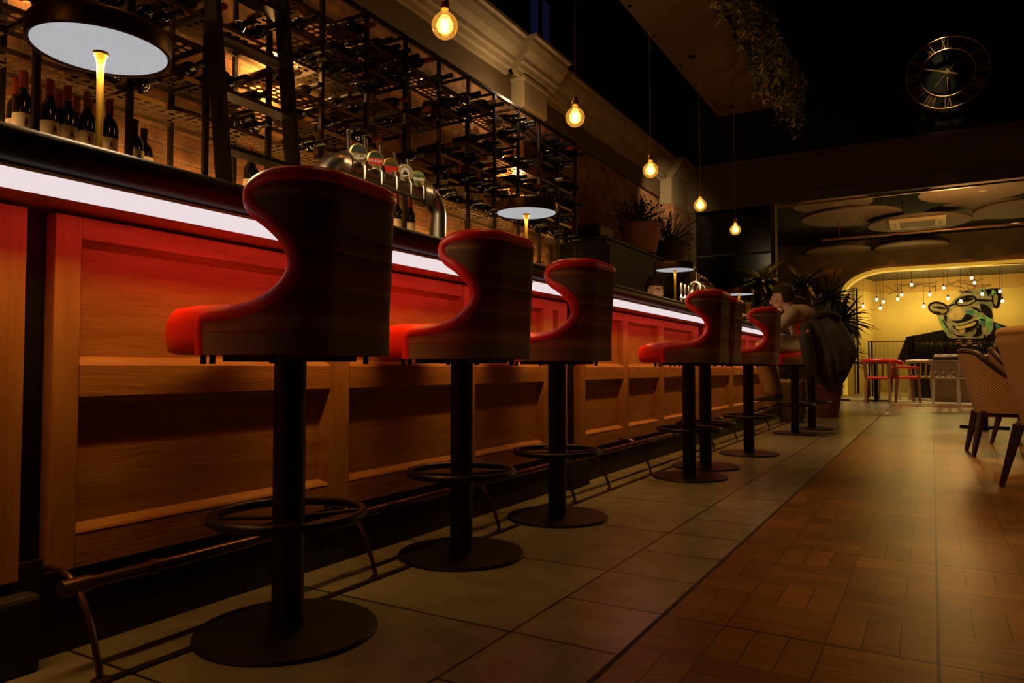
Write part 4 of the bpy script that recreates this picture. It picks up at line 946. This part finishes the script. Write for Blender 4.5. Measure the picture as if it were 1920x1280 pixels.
# suspended trough with trailing plants
tr = thing('ceiling_raft', 'long suspended dark board high over the bar with small spots and trailing plants', 'ceiling panel', (-2.03, 4.3, 4.0))
RAFT = mat('raft_board', (0.16, 0.09, 0.045), 0.7, noise=0.3, nscale=3, stretch=(6, .5, 1))
MB().box(-.38, .38, -5.3, 5.28, 0, .10).build('board', RAFT, tr, smooth=False)
MB().box(-.38, -.36, -5.3, 5.28, .10, .16).box(.36, .38, -5.3, 5.28, .10, .16).box(-.38, .38, 5.24, 5.28, .10, .16).build('edge_lip', RAFT, tr, smooth=False)
for y in (-4, 0, 4): MB().tube([(0, y, .1), (0, y, 2.6)], .006, 6).build('hanger', M['ironbk'], tr)
SPE = emis('spot_lens', (1.0, 0.75, 0.45), 0.55)
for i, (u, v, r_) in enumerate(((1180, 12, .014), (1227, 67, .014), (1276, 124, .012), (1305, 158, .012), (1335, 193, .012), (1297, 107, .03), (1372, 200, .03))):
    q = on_z(u, v, 3.992); s_ = thing('recessed_spot', 'small round spot in the raft underside, %s from the camera' % (NUM[i] if i < 5 else ['nearer large one', 'farther large one'][i - 5]) if i < 5 else 'larger round spot in the raft underside, %s' % ['nearer of two', 'farther of two'][i - 5], 'spotlight', q, 0, 'spots in the suspended raft')
    MB().lathe([(r_, .006), (r_ * 1.4, .006), (r_ * 1.4, -.003), (r_, -.003)], n=16).build('trim_ring', M['ironbk'], s_); MB().lathe([(0, .0), (r_, 0)], n=16).build('lens', SPE, s_, smooth=False)
for i, y in enumerate((4.1, 4.8, 5.5, 6.2, 6.9, 7.6, 8.3, 9.0)):
    rr = random.Random(20 + i); t = thing('trailing_plant', 'trailing green plant hanging off the raft edge, %s clump from the camera' % NUM[i], 'plant', (-1.62, y, 4.0), 0, 'trailing plants on the raft')
    MB().box(-.10, .16, -.3, .3, .10, .26).build('planter_box', M['ironbk'], t, smooth=False)
    mb = MB(); stm = MB()
    for k in range(26):
        x, yy = rr.uniform(-.04, .30), rr.uniform(-.34, .34); L_ = rr.uniform(.25, .78) * (1.0 if x > .05 else .55)
        pts = [(x * .4, yy, .27), (x + .02, yy, .24)] + [(x + .03 + rr.uniform(-.03, .03), yy + rr.uniform(-.04, .04), .2 - L_ * j / 5) for j in range(1, 6)]
        sp = spline(pts, 4); stm.tube(sp, .003, 4)
        for j, q in enumerate(sp[4:]):
            for z_ in range(2):
                a = rr.uniform(0, 2 * PI); blade(mb, q, (math.cos(a), math.sin(a), rr.uniform(-.9, .1)), rr.uniform(.05, .085), .030, .4, 1 if rr.random() < .35 else 0, 2)
    stm.build('stems', M['bark'], t); mb.build('foliage', [M['leaf'], M['leafy']], t, smooth=False)
q = on_x(1262, 278, -3.9); s_ = thing('wall_spot', 'single small blue-white light high on the dark wall above the beam corner', 'spotlight', q)
MB().lathe([(0, 0), (.016, 0), (.016, .01), (0, .012)], n=12, axis='x').build('lens', emis('cool_lens', (0.6, 0.85, 1.0), 0.9), s_); MB().lathe([(.016, -.02), (.024, -.02), (.024, .006), (.016, .006)], n=12, axis='x').build('trim_ring', M['ironbk'], s_)

# ------------------------------------------------------------------ clock
cc = on_y(1776, 137, 10.93)
ck = thing('wall_clock', 'large open gold wall clock with roman numerals on the dark upper wall', 'clock', cc)
GOLD = mat('clock_gold', (0.80, 0.50, 0.20), 0.4, 0.7)
def ring(r, w): return MB().tube(arc((0, -.02, 0), r, 0, 352.5, 47, 'xz'), w, 8, closed=True)
RO, RI = .475, .315
ring(RO, .008).build('outer_ring', GOLD, ck); ring(RI, .008).build('inner_ring', GOLD, ck)
rom = ['XII', 'I', 'II', 'III', 'IIII', 'V', 'VI', 'VII', 'VIII', 'IX', 'X', 'XI']
for h in range(12):
    a = PI / 2 - h * PI / 6; er = Vector((math.cos(a), 0, math.sin(a))); et = Vector((math.sin(a), 0, -math.cos(a))); mb = MB()
    wd = {'I': .035, 'V': .06, 'X': .06}; tot = sum(wd[c_] for c_ in rom[h]); x = -tot / 2
    P_ = lambda t_, r_: tuple(er * r_ + et * t_ + Vector((0, -.02, 0)))
    for c_ in rom[h]:
        w_ = wd[c_]; x0, x1 = x + .008, x + w_ - .008; xm = (x0 + x1) / 2
        if c_ == 'I': mb.bar(P_(xm, RI), P_(xm, RO), .013, .008, up=(0, 1, 0))
        if c_ == 'V': mb.bar(P_(x0, RO), P_(xm, RI), .013, .008, up=(0, 1, 0)).bar(P_(x1, RO), P_(xm, RI), .007, .008, up=(0, 1, 0))
        if c_ == 'X': mb.bar(P_(x0, RO), P_(x1, RI), .013, .008, up=(0, 1, 0)).bar(P_(x1, RO), P_(x0, RI), .007, .008, up=(0, 1, 0))
        x += w_
    mb.build('numeral', GOLD, ck, smooth=False)
def hnd(name, ang, ln, tail, w0):
    a = math.radians(ang); er = Vector((math.cos(a), 0, math.sin(a))); mb = MB().bar(tuple(-er * tail + Vector((0, -.035, 0))), tuple(er * ln + Vector((0, -.035, 0))), w0, .006, up=(0, 1, 0), w1=w0 * .3)
    return mb.build(name, GOLD, ck, smooth=False)
hnd('minute_hand', 160, .30, .13, .024); hnd('hour_hand', -90, .25, .05, .022); hnd('second_hand', 50, .32, .22, .006)
MB().lathe([(0, -.045), (.025, -.045), (.025, 0), (0, 0)], n=16, axis='y').build('hub', GOLD, ck)

# ------------------------------------------------------------------ far room ceiling
DISC = mat('disc_paint', (0.26, 0.19, 0.13), 0.7)
DG = 'round panels hung under the far ceiling'
for i, (u, v, zz, r_, l) in enumerate(((1595, 408, 3.25, .80, 'round ceiling panel left of the air conditioning unit'), (1722, 419, 3.15, .80, 'round ceiling panel carrying the air conditioning unit'),
      (1838, 395, 3.30, .85, 'round ceiling panel right of the air conditioning unit'), (1925, 393, 3.25, .75, 'round ceiling panel cut off at the right edge'), (1560, 384, 3.30, .6, 'round ceiling panel mostly hidden by the beam at left'), (1835, 358, 3.3, .8, 'round ceiling panel just under the beam at right'),
      (1570, 471, 3.30, .68, 'left one of two farthest round ceiling panels'), (1708, 463, 3.30, .72, 'right one of two farthest round ceiling panels'))):
    q = on_z(u, v, zz); t = thing('ceiling_disc', l, 'ceiling panel', q, 0, DG)
    MB().lathe([(0, 0), (r_ - .01, 0), (r_, .01), (r_, .035), (0, .04)], n=56).build('panel', DISC, t)
    for a in (0, 2.1, 4.2): MB().tube([(r_ * .6 * math.cos(a), r_ * .6 * math.sin(a), .035), (r_ * .6 * math.cos(a), r_ * .6 * math.sin(a), 3.62 - zz)], .004, 6).build('hanger', M['ironbk'], t)
    if i != 1:
        d = MB().lathe([(0, -.002), (.05, -.002), (.06, 0), (.06, -.004), (.05, -.006), (0, -.004)], (0.05, .0, 0), 16).build('downlight', mat('dim_lens', (0.5, 0.35, 0.15), 0.4), t)
q = on_z(1720, 420, 3.10); ac = thing('air_conditioner', 'cream square ceiling air conditioning cassette on the middle round panel', 'air conditioner', (q[0], q[1], 3.10))
ACM = mat('ac_plastic', (0.78, 0.60, 0.30), 0.5)
MB().box(-.42, .42, -.42, .42, 0, .045).build('frame', ACM, ac, smooth=False, bevel=.008)
MB().box(-.26, .26, -.24, .24, -.006, 0).build('intake_grille', mat('grille_brown', (0.16, 0.11, 0.06), 0.6), ac, smooth=False)
for s in (-1, 1): MB().box(-.28, .28, s * .33 - .03, s * .33 + .03, -.004, 0).build('louvre', mat('louvre_cream', (0.5, 0.36, 0.18), 0.5), ac, smooth=False); MB().box(s * .34 - .03, s * .34 + .03, -.2, .2, -.004, 0).build('louvre', mat('louvre_cream', (0.4, 0.28, 0.12), 0.5), ac, smooth=False)
a = on_y(1540, 450, 14.0); tag(MB().tube([a, (4.9, 14.0, a[2])], .022, 10).tube([(a[0] + .3, 14, a[2]), (a[0] + .3, 14, 3.62)], .01, 6).tube([(2, 14, a[2]), (2, 14, 3.62)], .01, 6).build('ceiling_track', mat('copper_track', (0.45, 0.22, 0.09), 0.35, 0.8)), 'long copper-coloured pipe running across the far ceiling', 'pipe')
a = on_y(1457, 388, 10.70); tag(MB().box(a[0], 4.9, 10.68, 10.735, a[2] - .012, a[2] + .012).build('curtain_rail', mat('copper_rail', (0.35, 0.17, 0.07), 0.35, 0.8), smooth=False), 'thin copper curtain rail under the cross beam', 'rail')

# ------------------------------------------------------------------ mural
mu = thing('wall_mural', 'painted mural of a laughing man in dark glasses on the yellow alcove wall', 'mural', (0.4, BY, 1.2))
def mp(pts, lay, m, name, par=None):
    P = [on_y(1560 + x / 5.333, 500 + y / 5.333, BY) for x, y in pts]
    y1 = -.001 - .004 * lay
    return MB().prism([(a_[0] - .4, a_[2] - 1.2) for a_ in P], lambda p, q, y: (p, y, q), y1 - .003, 0).build(name, m, par or mu, smooth=False)
def ell(cx, cy, rx, ry, rot=0, n=28):
    r = math.radians(rot); return [(cx + rx * math.cos(t) * math.cos(r) - ry * math.sin(t) * math.sin(r), cy + rx * math.cos(t) * math.sin(r) + ry * math.sin(t) * math.cos(r)) for t in [2 * PI * i / n for i in range(n)]]
def sm(pts): return [tuple(v)[:2] for v in spline([(x, y, 0) for x, y in pts + pts[:1]], 4)[:-1]]
MBK = mat('mural_black', (0.008, 0.006, 0.004), 0.9, spec=0.05); MGY = mat('mural_grey', (0.30, 0.25, 0.15), 0.7, col2=(0.035, 0.045, 0.025), nscale=4.5); MTN = mat('mural_tan', (0.42, 0.30, 0.11), 0.7, col2=(0.25, 0.17, 0.06), nscale=6); MGR = mat('mural_green', (0.14, 0.36, 0.13), 0.7, noise=0.7, nscale=9); MTE = mat('mural_teal', (0.02, 0.16, 0.13), 0.7, noise=0.7, nscale=9); MOL = mat('mural_olive', (0.20, 0.16, 0.06), 0.7, noise=0.5, nscale=9)
mp([(640, 960), (745, 700), (900, 672), (1110, 630), (1180, 705), (1540, 705), (1610, 545), (1700, 580), (1800, 615), (1960, 645), (1990, 960)], 1, MBK, 'jacket')
mp(sm([(1050, 480), (1080, 560), (1120, 620), (1165, 705), (1300, 715), (1440, 715), (1545, 700), (1600, 640), (1615, 540), (1605, 420), (1640, 330), (1630, 260), (1580, 190), (1480, 160), (1410, 190), (1360, 240), (1270, 290), (1200, 350), (1120, 420)]), 2, MGY, 'face')
mp(sm([(1370, 160), (1430, 150), (1500, 155), (1580, 150), (1640, 200), (1690, 260), (1690, 340), (1665, 410), (1625, 415), (1600, 360), (1590, 280), (1540, 240), (1470, 215), (1400, 220), (1365, 200)]), 3, MBK, 'hair')
for q in ([(1420, 175), (1470, 165), (1490, 200), (1440, 210)], [(1500, 190), (1560, 170), (1600, 210), (1540, 225)], [(1540, 160), (1600, 155), (1590, 185)], [(1600, 230), (1640, 250), (1620, 290), (1590, 270)], [(1470, 205), (1510, 200), (1530, 250), (1480, 250)]): mp(sm(q), 4, MGR, 'hair_highlight')
mp(sm([(1620, 260), (1655, 290), (1650, 360), (1630, 390), (1615, 330)]), 4, MOL, 'ear')
mp(ell(1065, 415, 108, 66, 12), 3, MBK, 'glasses_lens'); mp(ell(1065, 418, 88, 46, 12), 4, MOL, 'lens_shine'); mp(sm([(1000, 400), (1080, 395), (1150, 420), (1080, 425)]), 5, MBK, 'lens_reflection'); mp(sm([(1010, 440), (1090, 450), (1120, 440), (1060, 470)]), 5, MBK, 'lens_reflection')
mp(ell(1340, 340, 112, 52, -12), 3, MBK, 'glasses_lens'); mp(ell(1340, 345, 92, 34, -12), 4, MOL, 'lens_shine'); mp(sm([(1270, 345), (1340, 310), (1420, 320), (1350, 350)]), 5, MBK, 'lens_reflection')
mp([(1160, 385), (1225, 365), (1232, 380), (1168, 402)], 4, MBK, 'glasses_bridge'); mp([(1440, 320), (1600, 330), (1600, 350), (1440, 345)], 4, MBK, 'glasses_arm')
mp([(1165, 505), (1185, 455), (1215, 415), (1250, 398), (1285, 405), (1300, 440), (1325, 470), (1318, 500), (1280, 522), (1225, 530), (1185, 524)], 3, MTN, 'nose')
mp(sm([(1195, 540), (1290, 530), (1340, 470), (1380, 480), (1410, 510), (1330, 550), (1240, 562)]), 4, MBK, 'nose_shadow')
mp(sm([(1195, 590), (1290, 585), (1380, 555), (1450, 528), (1468, 560), (1430, 620), (1350, 655), (1260, 640)]), 3, MBK, 'mouth'); mp(sm([(1230, 595), (1310, 588), (1400, 560), (1440, 550), (1420, 585), (1340, 610), (1260, 630)]), 4, MTN, 'teeth'); mp(sm([(1270, 635), (1330, 630), (1310, 668), (1280, 660)]), 4, MTN, 'lower_lip')
mp(sm([(1480, 370), (1550, 385), (1600, 450), (1600, 520), (1545, 490), (1490, 440)]), 3, MBK, 'cheek_shadow'); mp(sm([(1530, 520), (1560, 470), (1600, 560), (1600, 640), (1560, 650)]), 3, MGR, 'cheek_highlight'); mp(sm([(1440, 430), (1490, 480), (1560, 520), (1500, 540), (1450, 480)]), 4, MGR, 'cheek_highlight')
mp(sm([(1470, 520), (1530, 530), (1530, 600), (1490, 570)]), 4, MTE, 'cheek_shade'); mp(sm([(1060, 500), (1100, 520), (1150, 640), (1190, 700), (1140, 660), (1090, 580)]), 3, MGR, 'jaw_highlight'); mp(sm([(1330, 450), (1400, 430), (1430, 470), (1370, 480)]), 4, MTE, 'cheek_shade')
mp(sm([(1630, 550), (1690, 600), (1720, 680), (1690, 760), (1655, 700), (1640, 620)]), 3, MTE, 'collar'); mp(sm([(1650, 690), (1690, 700), (1640, 800), (1600, 860), (1620, 760)]), 3, MOL, 'collar')
for q in ([(1090, 520), (1130, 560), (1180, 640), (1140, 600)], [(1440, 600), (1500, 640), (1480, 690), (1400, 700), (1440, 660)], [(1180, 640), (1250, 680), (1340, 695), (1260, 700)], [(1130, 470), (1150, 500), (1140, 560), (1120, 510)], [(1380, 400), (1450, 410), (1500, 460), (1440, 440)], [(1260, 250), (1330, 240), (1420, 250), (1330, 262)], [(1540, 180), (1580, 240), (1570, 300), (1545, 250)], [(1470, 560), (1500, 600), (1480, 640), (1465, 600)]):
    mp(sm(q), 3, MBK, 'face_line')
# twigs across the top of the alcove wall
tw = thing('twig_drawing', 'thin dark twiggy branches trailing over the top of the alcove wall', 'branches', (0, BY - .05, 2.5))
rr = random.Random(12)
for k in range(9):
    u0, v0 = rr.uniform(1700, 1860), rr.uniform(520, 535); pts = []
    for j in range(6): pts.append(Vector(on_y(u0 - (j * rr.uniform(9, 17)) * (1 if k % 3 else -.6), v0 + j * rr.uniform(0, 4.5), BY - .06)) - Vector((0, BY - .05, 2.5)))
    MB().tube(spline(pts, 3), .006, 5).build('branch', M['bark'], tw)

# alcove bulbs
small = None; WB = emis('small_bulb_glass', (1.0, 0.86, 0.55), 2.2)
names_ = []
crop = [(312, 397), (447, 330), (484, 415), (513, 352), (657, 325), (697, 282), (795, 182), (918, 397), (977, 280), (1117, 213), (1160, 320), (1289, 347), (1397, 113), (1425, 163), (1503, 275), (1679, 248), (1705, 345)]
for i, (x, y) in enumerate(crop):
    Yb = 19.2 + [0, .5, -.2, .3][i % 4]; q = on_y(1560 + x / 5.333, 500 + y / 5.333, Yb); r_ = .034
    l = 'small bare bulb hanging in the yellow alcove, %s counting from its left' % (NUM + ['fifteenth', 'sixteenth', 'seventeenth'])[i]
    t = thing('alcove_bulb', l, 'pendant light', q, 0, 'small bulbs hanging in the alcove')
    MB().lathe([(0, -r_), (r_ * .7, -r_ * .75), (r_, 0), (r_ * .75, r_ * .8), (r_ * .45, r_ * 1.4), (0, r_ * 1.4)], n=14).build('glass_bulb', WB, t)
    MB().lathe([(r_ * .5, r_ * 1.3), (r_ * .5, r_ * 2.6), (0, r_ * 2.8)], n=10).build('lamp_holder', M['black'], t)
    MB().tube([(0, 0, r_ * 2.7), (0, 0, 2.93 - q[2])], .004, 5).build('cord', M['black'], t)
for x, y, z, pw in ((-1.0, 20.2, 2.0, 9), (-.2, 20.3, 2.1, 16), (.5, 20.2, 2.3, 14), (1.5, 20.3, 2.1, 12), (-.4, 19.2, 2.4, 10), (1.0, 19.2, 2.4, 10)):
    light('alcove_bulb_light', 'POINT', (x, y, z), pw * 1.35, (1.0, 0.70, 0.20), size=0.04)

# ------------------------------------------------------------------ furniture in the far room
def far_chair(label, loc, rz, wood, seatm, group, red=False):
    t = thing('dining_chair', label, 'chair', loc, rz, group)
    for sx in (-1, 1):
        MB().bar((sx * .19, -.19, 0), (sx * .17, -.17, .44), .038, .038, w1=.048, d1=.048).build('leg', wood, t, smooth=False)
        MB().bar((sx * .20, .23, 0), (sx * .18, .19, .44), .038, .038, w1=.048, d1=.048).build('leg', wood, t, smooth=False)
        MB().bar((sx * .18, .19, .44), (sx * .20, .25, .74), .046, .040).build('back_post', wood, t, smooth=False)
    MB().box(-.21, .21, -.21, .21, .43, .475).build('seat', seatm, t, smooth=False, bevel=.015)
    MB().tube([(-.24, .10, .72), (-.23, .22, .755), (-.12, .27, .77), (.12, .27, .77), (.23, .22, .755), (.24, .10, .72)], .036, 8).build('top_rail', seatm if red else wood, t)
    for x in (-.1, 0, .1): MB().bar((x * .8, .195, .47), (x, .265, .75), .030, .014).build('back_slat', wood, t, smooth=False)
    if red:
        for sx in (-1, 1):
            MB().tube([(sx * .19, .21, .66), (sx * .24, 0, .65), (sx * .235, -.16, .64)], .020, 8).build('armrest', seatm, t); MB().bar((sx * .18, -.17, .44), (sx * .235, -.15, .64), .03, .03).build('arm_post', wood, t, smooth=False)
    return t
WD = mat('chair_wood', (0.30, 0.15, 0.06), 0.55); PW = mat('pale_chair_wood', (0.50, 0.36, 0.16), 0.5); WW = mat('whitewashed_chair', (0.42, 0.33, 0.24), 0.6)
far_chair('red wooden armchair at the far left table, nearest to the bar', (-.86, 14.7, 0), PI, WD, M['leather'], 'red armchairs at the far table', True)
far_chair('second red wooden armchair, tucked behind the first at the far table', (-.44, 15.4, 0), PI * .6, WD, M['leather'], 'red armchairs at the far table', True)
far_chair('pale wooden chair in the middle of the far room', (-.20, 16.4, 0), PI, PW, PW, 'wooden chairs in the far room')
far_chair('pale wooden chair just left of its twin, behind the red armchairs', (-.78, 16.6, 0), PI, PW, PW, 'wooden chairs in the far room')
far_chair('whitewashed slat-back chair in front of the tufted bench', (.20, 14.9, 0), PI, WW, WW, 'wooden chairs in the far room')
DT = mat('dark_table', (0.03, 0.02, 0.015), 0.4)
def table(name, label, loc, sx, sy, rnd=False, h=.75, leg='ped'):
    t = thing(name, label, 'table', loc)
    if rnd: MB().lathe([(0, h - .03), (sx, h - .03), (sx + .004, h - .02), (sx, h), (0, h)], n=40).build('tabletop', DT, t)
    else: MB().box(-sx, sx, -sy, sy, h - .035, h).build('tabletop', DT, t, smooth=False, bevel=.005)
    if leg == 'ped' or rnd:
        for x in ((0,) if rnd else (-sx * .55, sx * .55)):
            MB().lathe([(.035, .02), (.035, h - .03)], (x, 0, 0), 14).build('pedestal', M['ironbk'], t)
            MB().bar((x, -sy * .8 if not rnd else -.25, .015), (x, sy * .8 if not rnd else .25, .015), .06, .025).bar((x - .22, 0, .015), (x + .22, 0, .015), .06, .025, up=(0, 0, 1)).build('foot', M['ironbk'], t, smooth=False)
    return t
table('dining_table', 'dark rectangular dining table at the far left, beside the red armchairs', (-1.28, 15.4, 0), .62, .4)
NAP = mat('white_napkin', (0.75, 0.72, 0.68), 0.7)
def setting(x, y, z, lab, k=0):
    t = thing('place_setting', lab, 'place setting', (x, y, z), 0, 'place settings on the far tables')
    MB().lathe([(0, .002), (.07, .002), (.11, .012), (.112, .014), (.07, .006), (0, .006)], n=24).build('plate', NAP, t); MB().box(-.05, .05, -.08, .08, .014, .03).build('napkin', NAP, t, smooth=False, bevel=.004)
setting(-1.62, 15.15, .75, 'white plate and napkin at the left end of the far left table'); setting(-1.30, 15.2, .75, 'white plate and napkin at the middle of the far left table'); setting(-.92, 15.2, .75, 'white plate and napkin at the red armchair on the far left table')
gl = thing('wine_glass', 'small wine glass on the far left table beside the coat', 'glass', (-1.70, 15.4, .75)); MB().lathe([(0, 0), (.035, 0), (.004, .006), (.004, .08), (.03, .1), (.036, .14), (.03, .18)], n=16).build('bowl_and_stem', GL, gl)
bq = thing('banquette', 'tufted beige bench seat behind the whitewashed chair', 'bench', (.52, 16.0, 0))
BQM = mat('beige_tufted_fabric', (0.24, 0.17, 0.11), 0.85)
def tuft(u, v): x, z = -.48 + .96 * u, .45 + .45 * v; return (x, .26 + .018 * math.cos(x * 40) * math.cos(z * 40) - .12 + .05 * v, z)
MB().box(-.5, .5, -.3, .2, 0, .45).build('seat_base', BQM, bq, smooth=False, bevel=.02); MB().box(-.5, .5, .14, .3, 0, .88).build('back_core', BQM, bq, smooth=False, bevel=.03)
MB().grid(tuft, 40, 20).build('tufted_back', BQM, bq, solid=.02)
stn = thing('service_station', 'long black sideboard below the mural with a rack of glasses', 'sideboard', (.85, 17.7, 0))
MB().box(-1.25, 1.35, -.25, .25, 0, .86).build('cabinet_body', M['black'], stn, smooth=False, bevel=.01); MB().box(-1.28, 1.38, -.27, .27, .86, .90).build('worktop', M['black'], stn, smooth=False)
for x in (-1.2, -.6, .1, .16, .8, 1.3): MB().box(x - .02, x + .02, -.02, .02, .9, 1.32).build('upright', M['black'], stn, smooth=False)
MB().box(-1.22, 1.32, -.15, .15, 1.06, 1.075).build('glass_shelf', M['black'], stn, smooth=False)
rr = random.Random(2)
for i in range(26):
    x = .85 - 1.12 + .088 * i; t = tag(MB().lathe([(0, 0), (.026, 0), (.005, .008), (.005, .03), (.03, .05), (.032, .09), (.028, .11), (.025, .108), (.029, .09), (.027, .052), (0, .035)], n=12).build('stem_glass', GL), 'small glass on the black sideboard shelf, one of a long row', 'glass', 'glasses on the sideboard shelf'); t.location = (x, 17.62 + .05 * (i % 2), 1.0755)
scr = thing('mesh_screen', 'low wire mesh screen with black frame beside the black sideboard', 'screen', (-.80, 17.9, 0))
for x in (-.42, -.36, .38): MB().box(x - .015, x + .015, -.02, .02, 0, 1.24).build('post', M['black'], scr, smooth=False)
MB().box(-.42, .38, -.015, .015, 1.22, 1.24).build('top_rail', M['black'], scr, smooth=False)
m_ = MB()
for i in range(28): x = -.34 + i * .026; m_.box(x - .002, x + .002, -.003, .003, .1, 1.22)
for i in range(20): m_.box(-.35, .37, -.002, .002, .12 + i * .057, .123 + i * .057)
m_.build('wire_mesh', mat('wire', (0.12, 0.09, 0.05), 0.5, 0.5), scr, smooth=False)

# ------------------------------------------------------------------ tub chairs at the right
CF = mat('beige_chair_fabric', (0.60, 0.34, 0.12), 0.8, bump=0.1, bscale=120)
def quilt():
    m = mat('quilted_fabric', (0.62, 0.38, 0.17), 0.75); nt = m.node_tree; n = nt.nodes; L = nt.links; b = n['Principled BSDF']; tc = n['Texture Coordinate']
    sx = n.new('ShaderNodeSeparateXYZ'); L.new(tc.outputs['Object'], sx.inputs[0])
    an = n.new('ShaderNodeMath'); an.operation = 'ARCTAN2'; L.new(sx.outputs[1], an.inputs[0]); L.new(sx.outputs[0], an.inputs[1])
    a0 = n.new('ShaderNodeMath'); a0.operation = 'MULTIPLY'; a0.inputs[1].default_value = .27; L.new(an.outputs[0], a0.inputs[0])
    outs = []
    for k in (1, -1):
        c_ = n.new('ShaderNodeMath'); c_.operation = 'MULTIPLY_ADD'; c_.inputs[1].default_value = k; L.new(sx.outputs[2], c_.inputs[0]); L.new(a0.outputs[0], c_.inputs[2])
        s = n.new('ShaderNodeMath'); s.operation = 'MULTIPLY'; s.inputs[1].default_value = 150; L.new(c_.outputs[0], s.inputs[0]); q = n.new('ShaderNodeMath'); q.operation = 'SINE'; L.new(s.outputs[0], q.inputs[0]); r = n.new('ShaderNodeMath'); r.operation = 'ABSOLUTE'; L.new(q.outputs[0], r.inputs[0]); outs.append(r)
    mu_ = n.new('ShaderNodeMath'); mu_.operation = 'MULTIPLY'; L.new(outs[0].outputs[0], mu_.inputs[0]); L.new(outs[1].outputs[0], mu_.inputs[1])
    bp = n.new('ShaderNodeBump'); bp.inputs['Strength'].default_value = 0.9; bp.inputs['Distance'].default_value = 0.006; L.new(mu_.outputs[0], bp.inputs['Height']); L.new(bp.outputs[0], b.inputs['Normal'])
    return m
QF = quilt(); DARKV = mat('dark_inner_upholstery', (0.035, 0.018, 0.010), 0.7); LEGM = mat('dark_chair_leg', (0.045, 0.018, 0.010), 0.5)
def tub(label, loc, rz, outer, s=1.0):
    t = thing('tub_chair', label, 'chair', loc, rz, 'upholstered tub chairs on the right')
    t.scale = (s,) * 3
    W_, B_, R_ = .28, .27, .20
    def pl(S, off, z):
        k = .80 + .20 * min(1, (z - .33) / .42); sg = 1 if S >= 0 else -1; a = abs(S); L1 = W_ - R_; L2 = L1 + R_ * PI / 2
        if a <= L1: x, y = B_ - off, S
        elif a <= L2: q = (a - L1) / R_; x, y = B_ - R_ + (R_ - off) * math.cos(q), sg * (L1 + (R_ - off) * math.sin(q))
        else: x, y = B_ - R_ - (a - L2), sg * (W_ - off)
        return (x * k + (z - .33) * .10, y * k, z)
    E = spline([(.66, .33, 0), (.665, .40, 0), (.65, .50, 0), (.60, .545, 0), (.50, .585, 0), (.40, .65, 0), (.32, .735, 0), (.26, .785, 0), (.16, .80, 0), (.05, .803, 0)], 4); n = len(E)
    def sf(off):
        return lambda u, v: pl((u * 2 - 1) * E[int(round(v * (n - 1)))][0], off, E[int(round(v * (n - 1)))][1])
    MB().grid(sf(0), 37, n).build('outer_shell', outer, t, ang=60)
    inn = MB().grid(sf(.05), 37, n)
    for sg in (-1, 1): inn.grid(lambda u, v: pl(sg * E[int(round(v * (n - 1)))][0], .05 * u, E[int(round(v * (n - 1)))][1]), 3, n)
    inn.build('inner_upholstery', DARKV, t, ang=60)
    pts = [pl(e[0], .022, e[1]) for e in E] + [pl(0, .022, .804)] + [pl(-e[0], .022, e[1]) for e in reversed(E)]
    MB().tube(pts, .026, 10).build('rim', outer if outer is CF else LEGM, t)
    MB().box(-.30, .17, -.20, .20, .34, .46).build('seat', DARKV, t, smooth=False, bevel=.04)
    MB().box(-.24, .20, -.19, .19, .30, .345).build('seat_frame', LEGM, t, smooth=False, bevel=.01)
    for x, y in ((-.22, -.18), (-.22, .18), (.19, -.17), (.19, .17)):
        MB().bar((x * 1.35, y * 1.30, 0), (x, y, .33), .024, .024, w1=.050, d1=.050).build('leg', LEGM, t, smooth=False, bevel=.004)
    return t
tub('quilted tub chair with dark splayed legs at the near right', (.47, 6.35, 0), math.radians(184), QF, .94)
tub('beige tub chair at the far side of the quilted one', (.74, 7.25, 0), math.radians(150), QF, .98)
tub('large plain beige tub chair cut off by the right edge', (.64, 4.55, 0), math.radians(205), CF, 1.02)
tub('plain beige tub chair farthest right, only its back edge showing', (1.02, 5.55, 0), math.radians(170), CF, 1.02)
table('dining_table', 'dark square table behind the near right tub chairs', (1.30, 6.55, 0), .38, .38)
table('round_table', 'dark round table with two small flower vases', (.46, 9.0, 0), .45, .45, True)
OR = mat('orange_petal', (0.75, 0.20, 0.03), 0.6); CRP = mat('cream_petal', (0.75, 0.50, 0.25), 0.6)
for i, (u, m__, l) in enumerate(((1802, OR, 'small glass vase with an orange flower on the round table'), (1822, CRP, 'small glass vase with cream flowers on the round table'))):
    q = on_y(u, 675, 8.85 + .1 * i); v = thing('flower_vase', l, 'vase', (q[0], q[1], .75), 0, 'flower vases on the round table')
    MB().lathe([(0, 0), (.022, 0), (.026, .04), (.015, .07), (.018, .09)], n=16).build('vase', GL, v)
    for k in range(3):
        x, y, z = .03 * math.cos(k * 2.1), .03 * math.sin(k * 2.1), .12 + .025 * k; s_ = MB().tube([(0, 0, .02), (x, y, z)], .003, 5).build('stalk', M['leaf'], v)
        f = MB()
        for j in range(8): a = j * PI / 4; f.ball((x + .016 * math.cos(a), y + .016 * math.sin(a), z), (.012, .012, .006), 6, 4)
        f.ball((x, y, z + .004), .008, 6, 4).build('flower', m__, s_)
